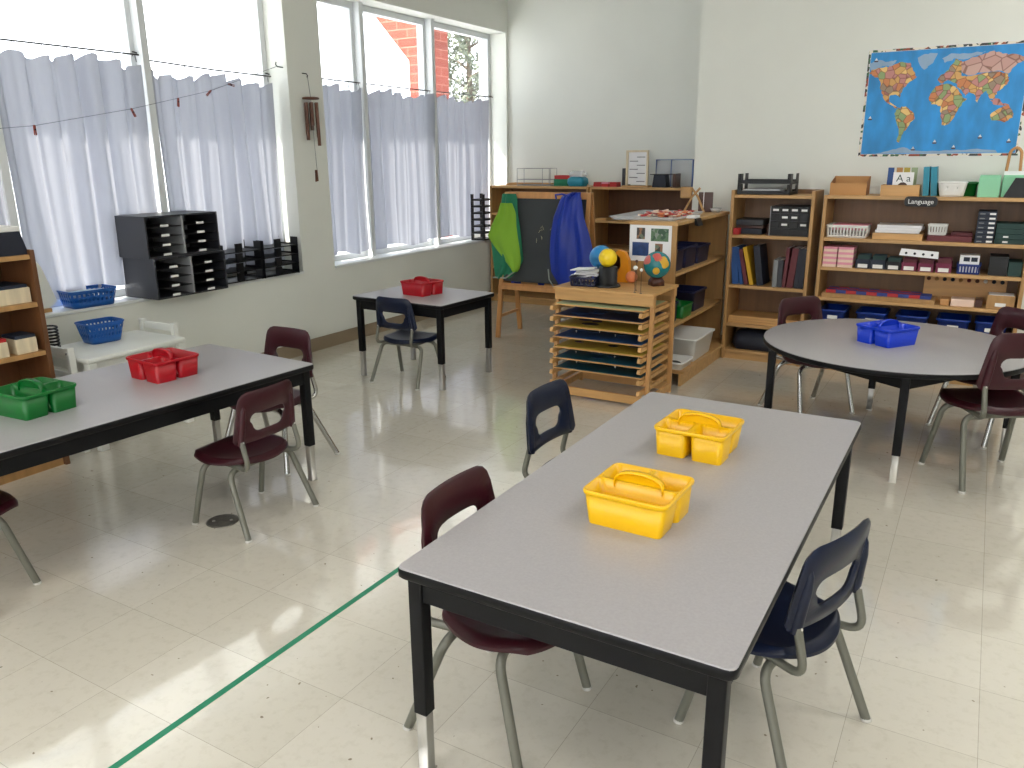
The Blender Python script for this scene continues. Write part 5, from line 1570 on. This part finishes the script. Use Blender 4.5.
# blue bins at the bottom
for k, (x, w) in enumerate(((-0.825, 0.165), (-0.585, 0.185), (-0.34, 0.185), (-0.10, 0.185), (0.11, 0.175))):
    lb = ['blue bin behind the maroon chair back, leftmost under the language shelves', 'blue bin second from the left under the language shelves', 'blue bin in the middle under the language shelves, behind the blue caddy', 'blue bin second from the right under the language shelves', 'blue bin at the right end under the language shelves'][k]
    lidless(lb, x, 5.84, 0.29, 0, w, 0.24, 0.13, 'bin_blue', group='blue bins under the language shelves', labelled=True)

# ------------------------------------------------------------------ world map
MW, MH = 0.935, 0.68
t = thing('world_map', 'colourful world map poster on the wall above the language bookcase', 'map', (-0.35, YM - 0.002, 1.757))
box(-MW / 2, MW / 2, -0.001, 0.001, -MH / 2, MH / 2).build('sheet', 'map_w', t)
bd = MB()
e = 0.020
for a in ((-MW / 2 + .006, MW / 2 - .006, MH / 2 - e, MH / 2 - .006), (-MW / 2 + .006, MW / 2 - .006, -MH / 2 + .006, -MH / 2 + e), (-MW / 2 + .006, -MW / 2 + e, -MH / 2 + e, MH / 2 - e), (MW / 2 - e, MW / 2 - .006, -MH / 2 + e, MH / 2 - e)):
    bd.box(a[0], a[1], -0.0016, -0.0011, a[2], a[3])
bd.build('flag_border', 'map_edge', t)
box(-MW / 2 + e + .002, MW / 2 - e - .002, -0.0016, -0.0011, -MH / 2 + e + .002, MH / 2 - e - .002).build('ocean', 'map_b', t)
CONT = [
 ('map_land', [(.02, .21), (.05, .17), (.10, .17), (.15, .16), (.21, .13), (.28, .14), (.30, .21), (.33, .27), (.28, .32), (.25, .38), (.235, .45), (.21, .42), (.17, .43), (.17, .48), (.21, .52), (.235, .545), (.21, .54), (.15, .48), (.115, .40), (.105, .33), (.085, .26), (.045, .24)]),
 ('map_ice', [(.32, .10), (.36, .07), (.44, .07), (.42, .15), (.37, .21), (.34, .17)]),
 ('map_land', [(.235, .54), (.28, .53), (.34, .60), (.345, .65), (.31, .72), (.285, .78), (.265, .86), (.25, .85), (.255, .74), (.225, .64), (.215, .59)]),
 ('map_land', [(.43, .42), (.455, .36), (.52, .34), (.57, .37), (.60, .42), (.625, .47), (.65, .48), (.61, .56), (.59, .64), (.55, .71), (.52, .71), (.505, .62), (.50, .54), (.44, .52), (.42, .47)]),
 ('map_land', [(.46, .31), (.48, .26), (.52, .22), (.55, .13), (.59, .15), (.60, .30), (.58, .35), (.52, .31), (.49, .34)]),
 ('map_north', [(.59, .16), (.64, .13), (.70, .11), (.77, .08), (.82, .11), (.90, .12), (.97, .15), (.93, .19), (.90, .22), (.87, .28), (.80, .25), (.72, .26), (.64, .28), (.60, .25)]),
 ('map_land', [(.60, .28), (.64, .285), (.72, .265), (.80, .255), (.87, .285), (.88, .34), (.85, .40), (.82, .43), (.81, .50), (.78, .48), (.76, .42), (.73, .45), (.715, .52), (.685, .44), (.655, .42), (.64, .46), (.61, .40), (.58, .37)]),
 ('map_land', [(.80, .63), (.84, .58), (.90, .55), (.925, .60), (.93, .66), (.89, .70), (.84, .68), (.81, .68)]),
 ('map_land', [(.79, .50), (.83, .49), (.86, .53), (.90, .545), (.86, .55), (.81, .54)]),
 ('map_ice', [(.12, .965), (.20, .94), (.30, .905), (.34, .93), (.45, .945), (.60, .94), (.72, .93), (.85, .94), (.88, .965)]),
 ('map_ice', [(.02, .13), (.07, .10), (.14, .12), (.19, .11), (.17, .155), (.09, .165), (.03, .19)]),
 ('map_ice', [(.47, .12), (.52, .08), (.62, .09), (.72, .08), (.70, .105), (.60, .14), (.54, .125), (.49, .16)]),
]
for ci, (mt, po) in enumerate(CONT):
    pm = MB()
    pts = []
    rnd = random.Random(ci)
    n_ = len(po)
    for i in range(n_):                        # crinkled coast lines
        a, c = Vector(po[i]), Vector(po[(i + 1) % n_])
        for q in range(4):
            p = a.lerp(c, q / 4)
            if q:
                p += Vector((rnd.uniform(-.006, .006), rnd.uniform(-.006, .006)))
            pts.append((-MW / 2 + p.x * MW, MH / 2 - p.y * MH))
    pm.prism(pts, 0.0017 + 0.0001 * ci, 0.0023 + 0.0001 * ci, T=Matrix(((1, 0, 0, 0), (0, 0, -1, 0), (0, 1, 0, 0), (0, 0, 0, 1))))
    pm.build('continent', mt, t)
rnd = random.Random(11)
for (u, v) in ((.06, .63), (.49, .86), (.61, .91), (.76, .82), (.93, .86), (.36, .92), (.95, .07), (.06, .10)):
    x, z = -MW / 2 + u * MW, MH / 2 - v * MH
    s_ = MB()
    s_.prism([(x - .014, z - .004), (x + .014, z - .004), (x + .010, z - .012), (x - .010, z - .012)], 0.0032, 0.0036, 0, T=Matrix(((1, 0, 0, 0), (0, 0, -1, 0), (0, 1, 0, 0), (0, 0, 0, 1))))
    s_.prism([(x - .009, z - .002), (x + .009, z - .002), (x, z + .014)], 0.0032, 0.0036, 1, T=Matrix(((1, 0, 0, 0), (0, 0, -1, 0), (0, 1, 0, 0), (0, 0, 0, 1))))
    s_.build('ship_picture', ['brownb', 'map_w'], t)

# ------------------------------------------------------------------ floor details
one(box(-0.011, 0.011, -2.2, 4.0, 0, 0.0006), 'floor_tape', 'tape', 'thin green tape line running along the floor tiles', 'tape', (-1.68, 0, 0.0))
t = thing('floor_outlet', 'round grey metal floor plate under the maroon chair by the left table', 'floor plate', (-2.565, 1.985, 0))
MB().lathe([(0.001, 0), (0.065, 0), (0.066, 0.002), (0.058, 0.004), (0.055, 0.003), (0.001, 0.003)], 32).build('plate', 'brass', t)
for a in (0.7, 3.8):
    MB().lathe([(0.001, 0.003), (0.007, 0.003), (0.006, 0.0045), (0.001, 0.005)], 10, c=(0.035 * math.cos(a), 0.035 * math.sin(a), 0)).build('screw', 'chrome', t)
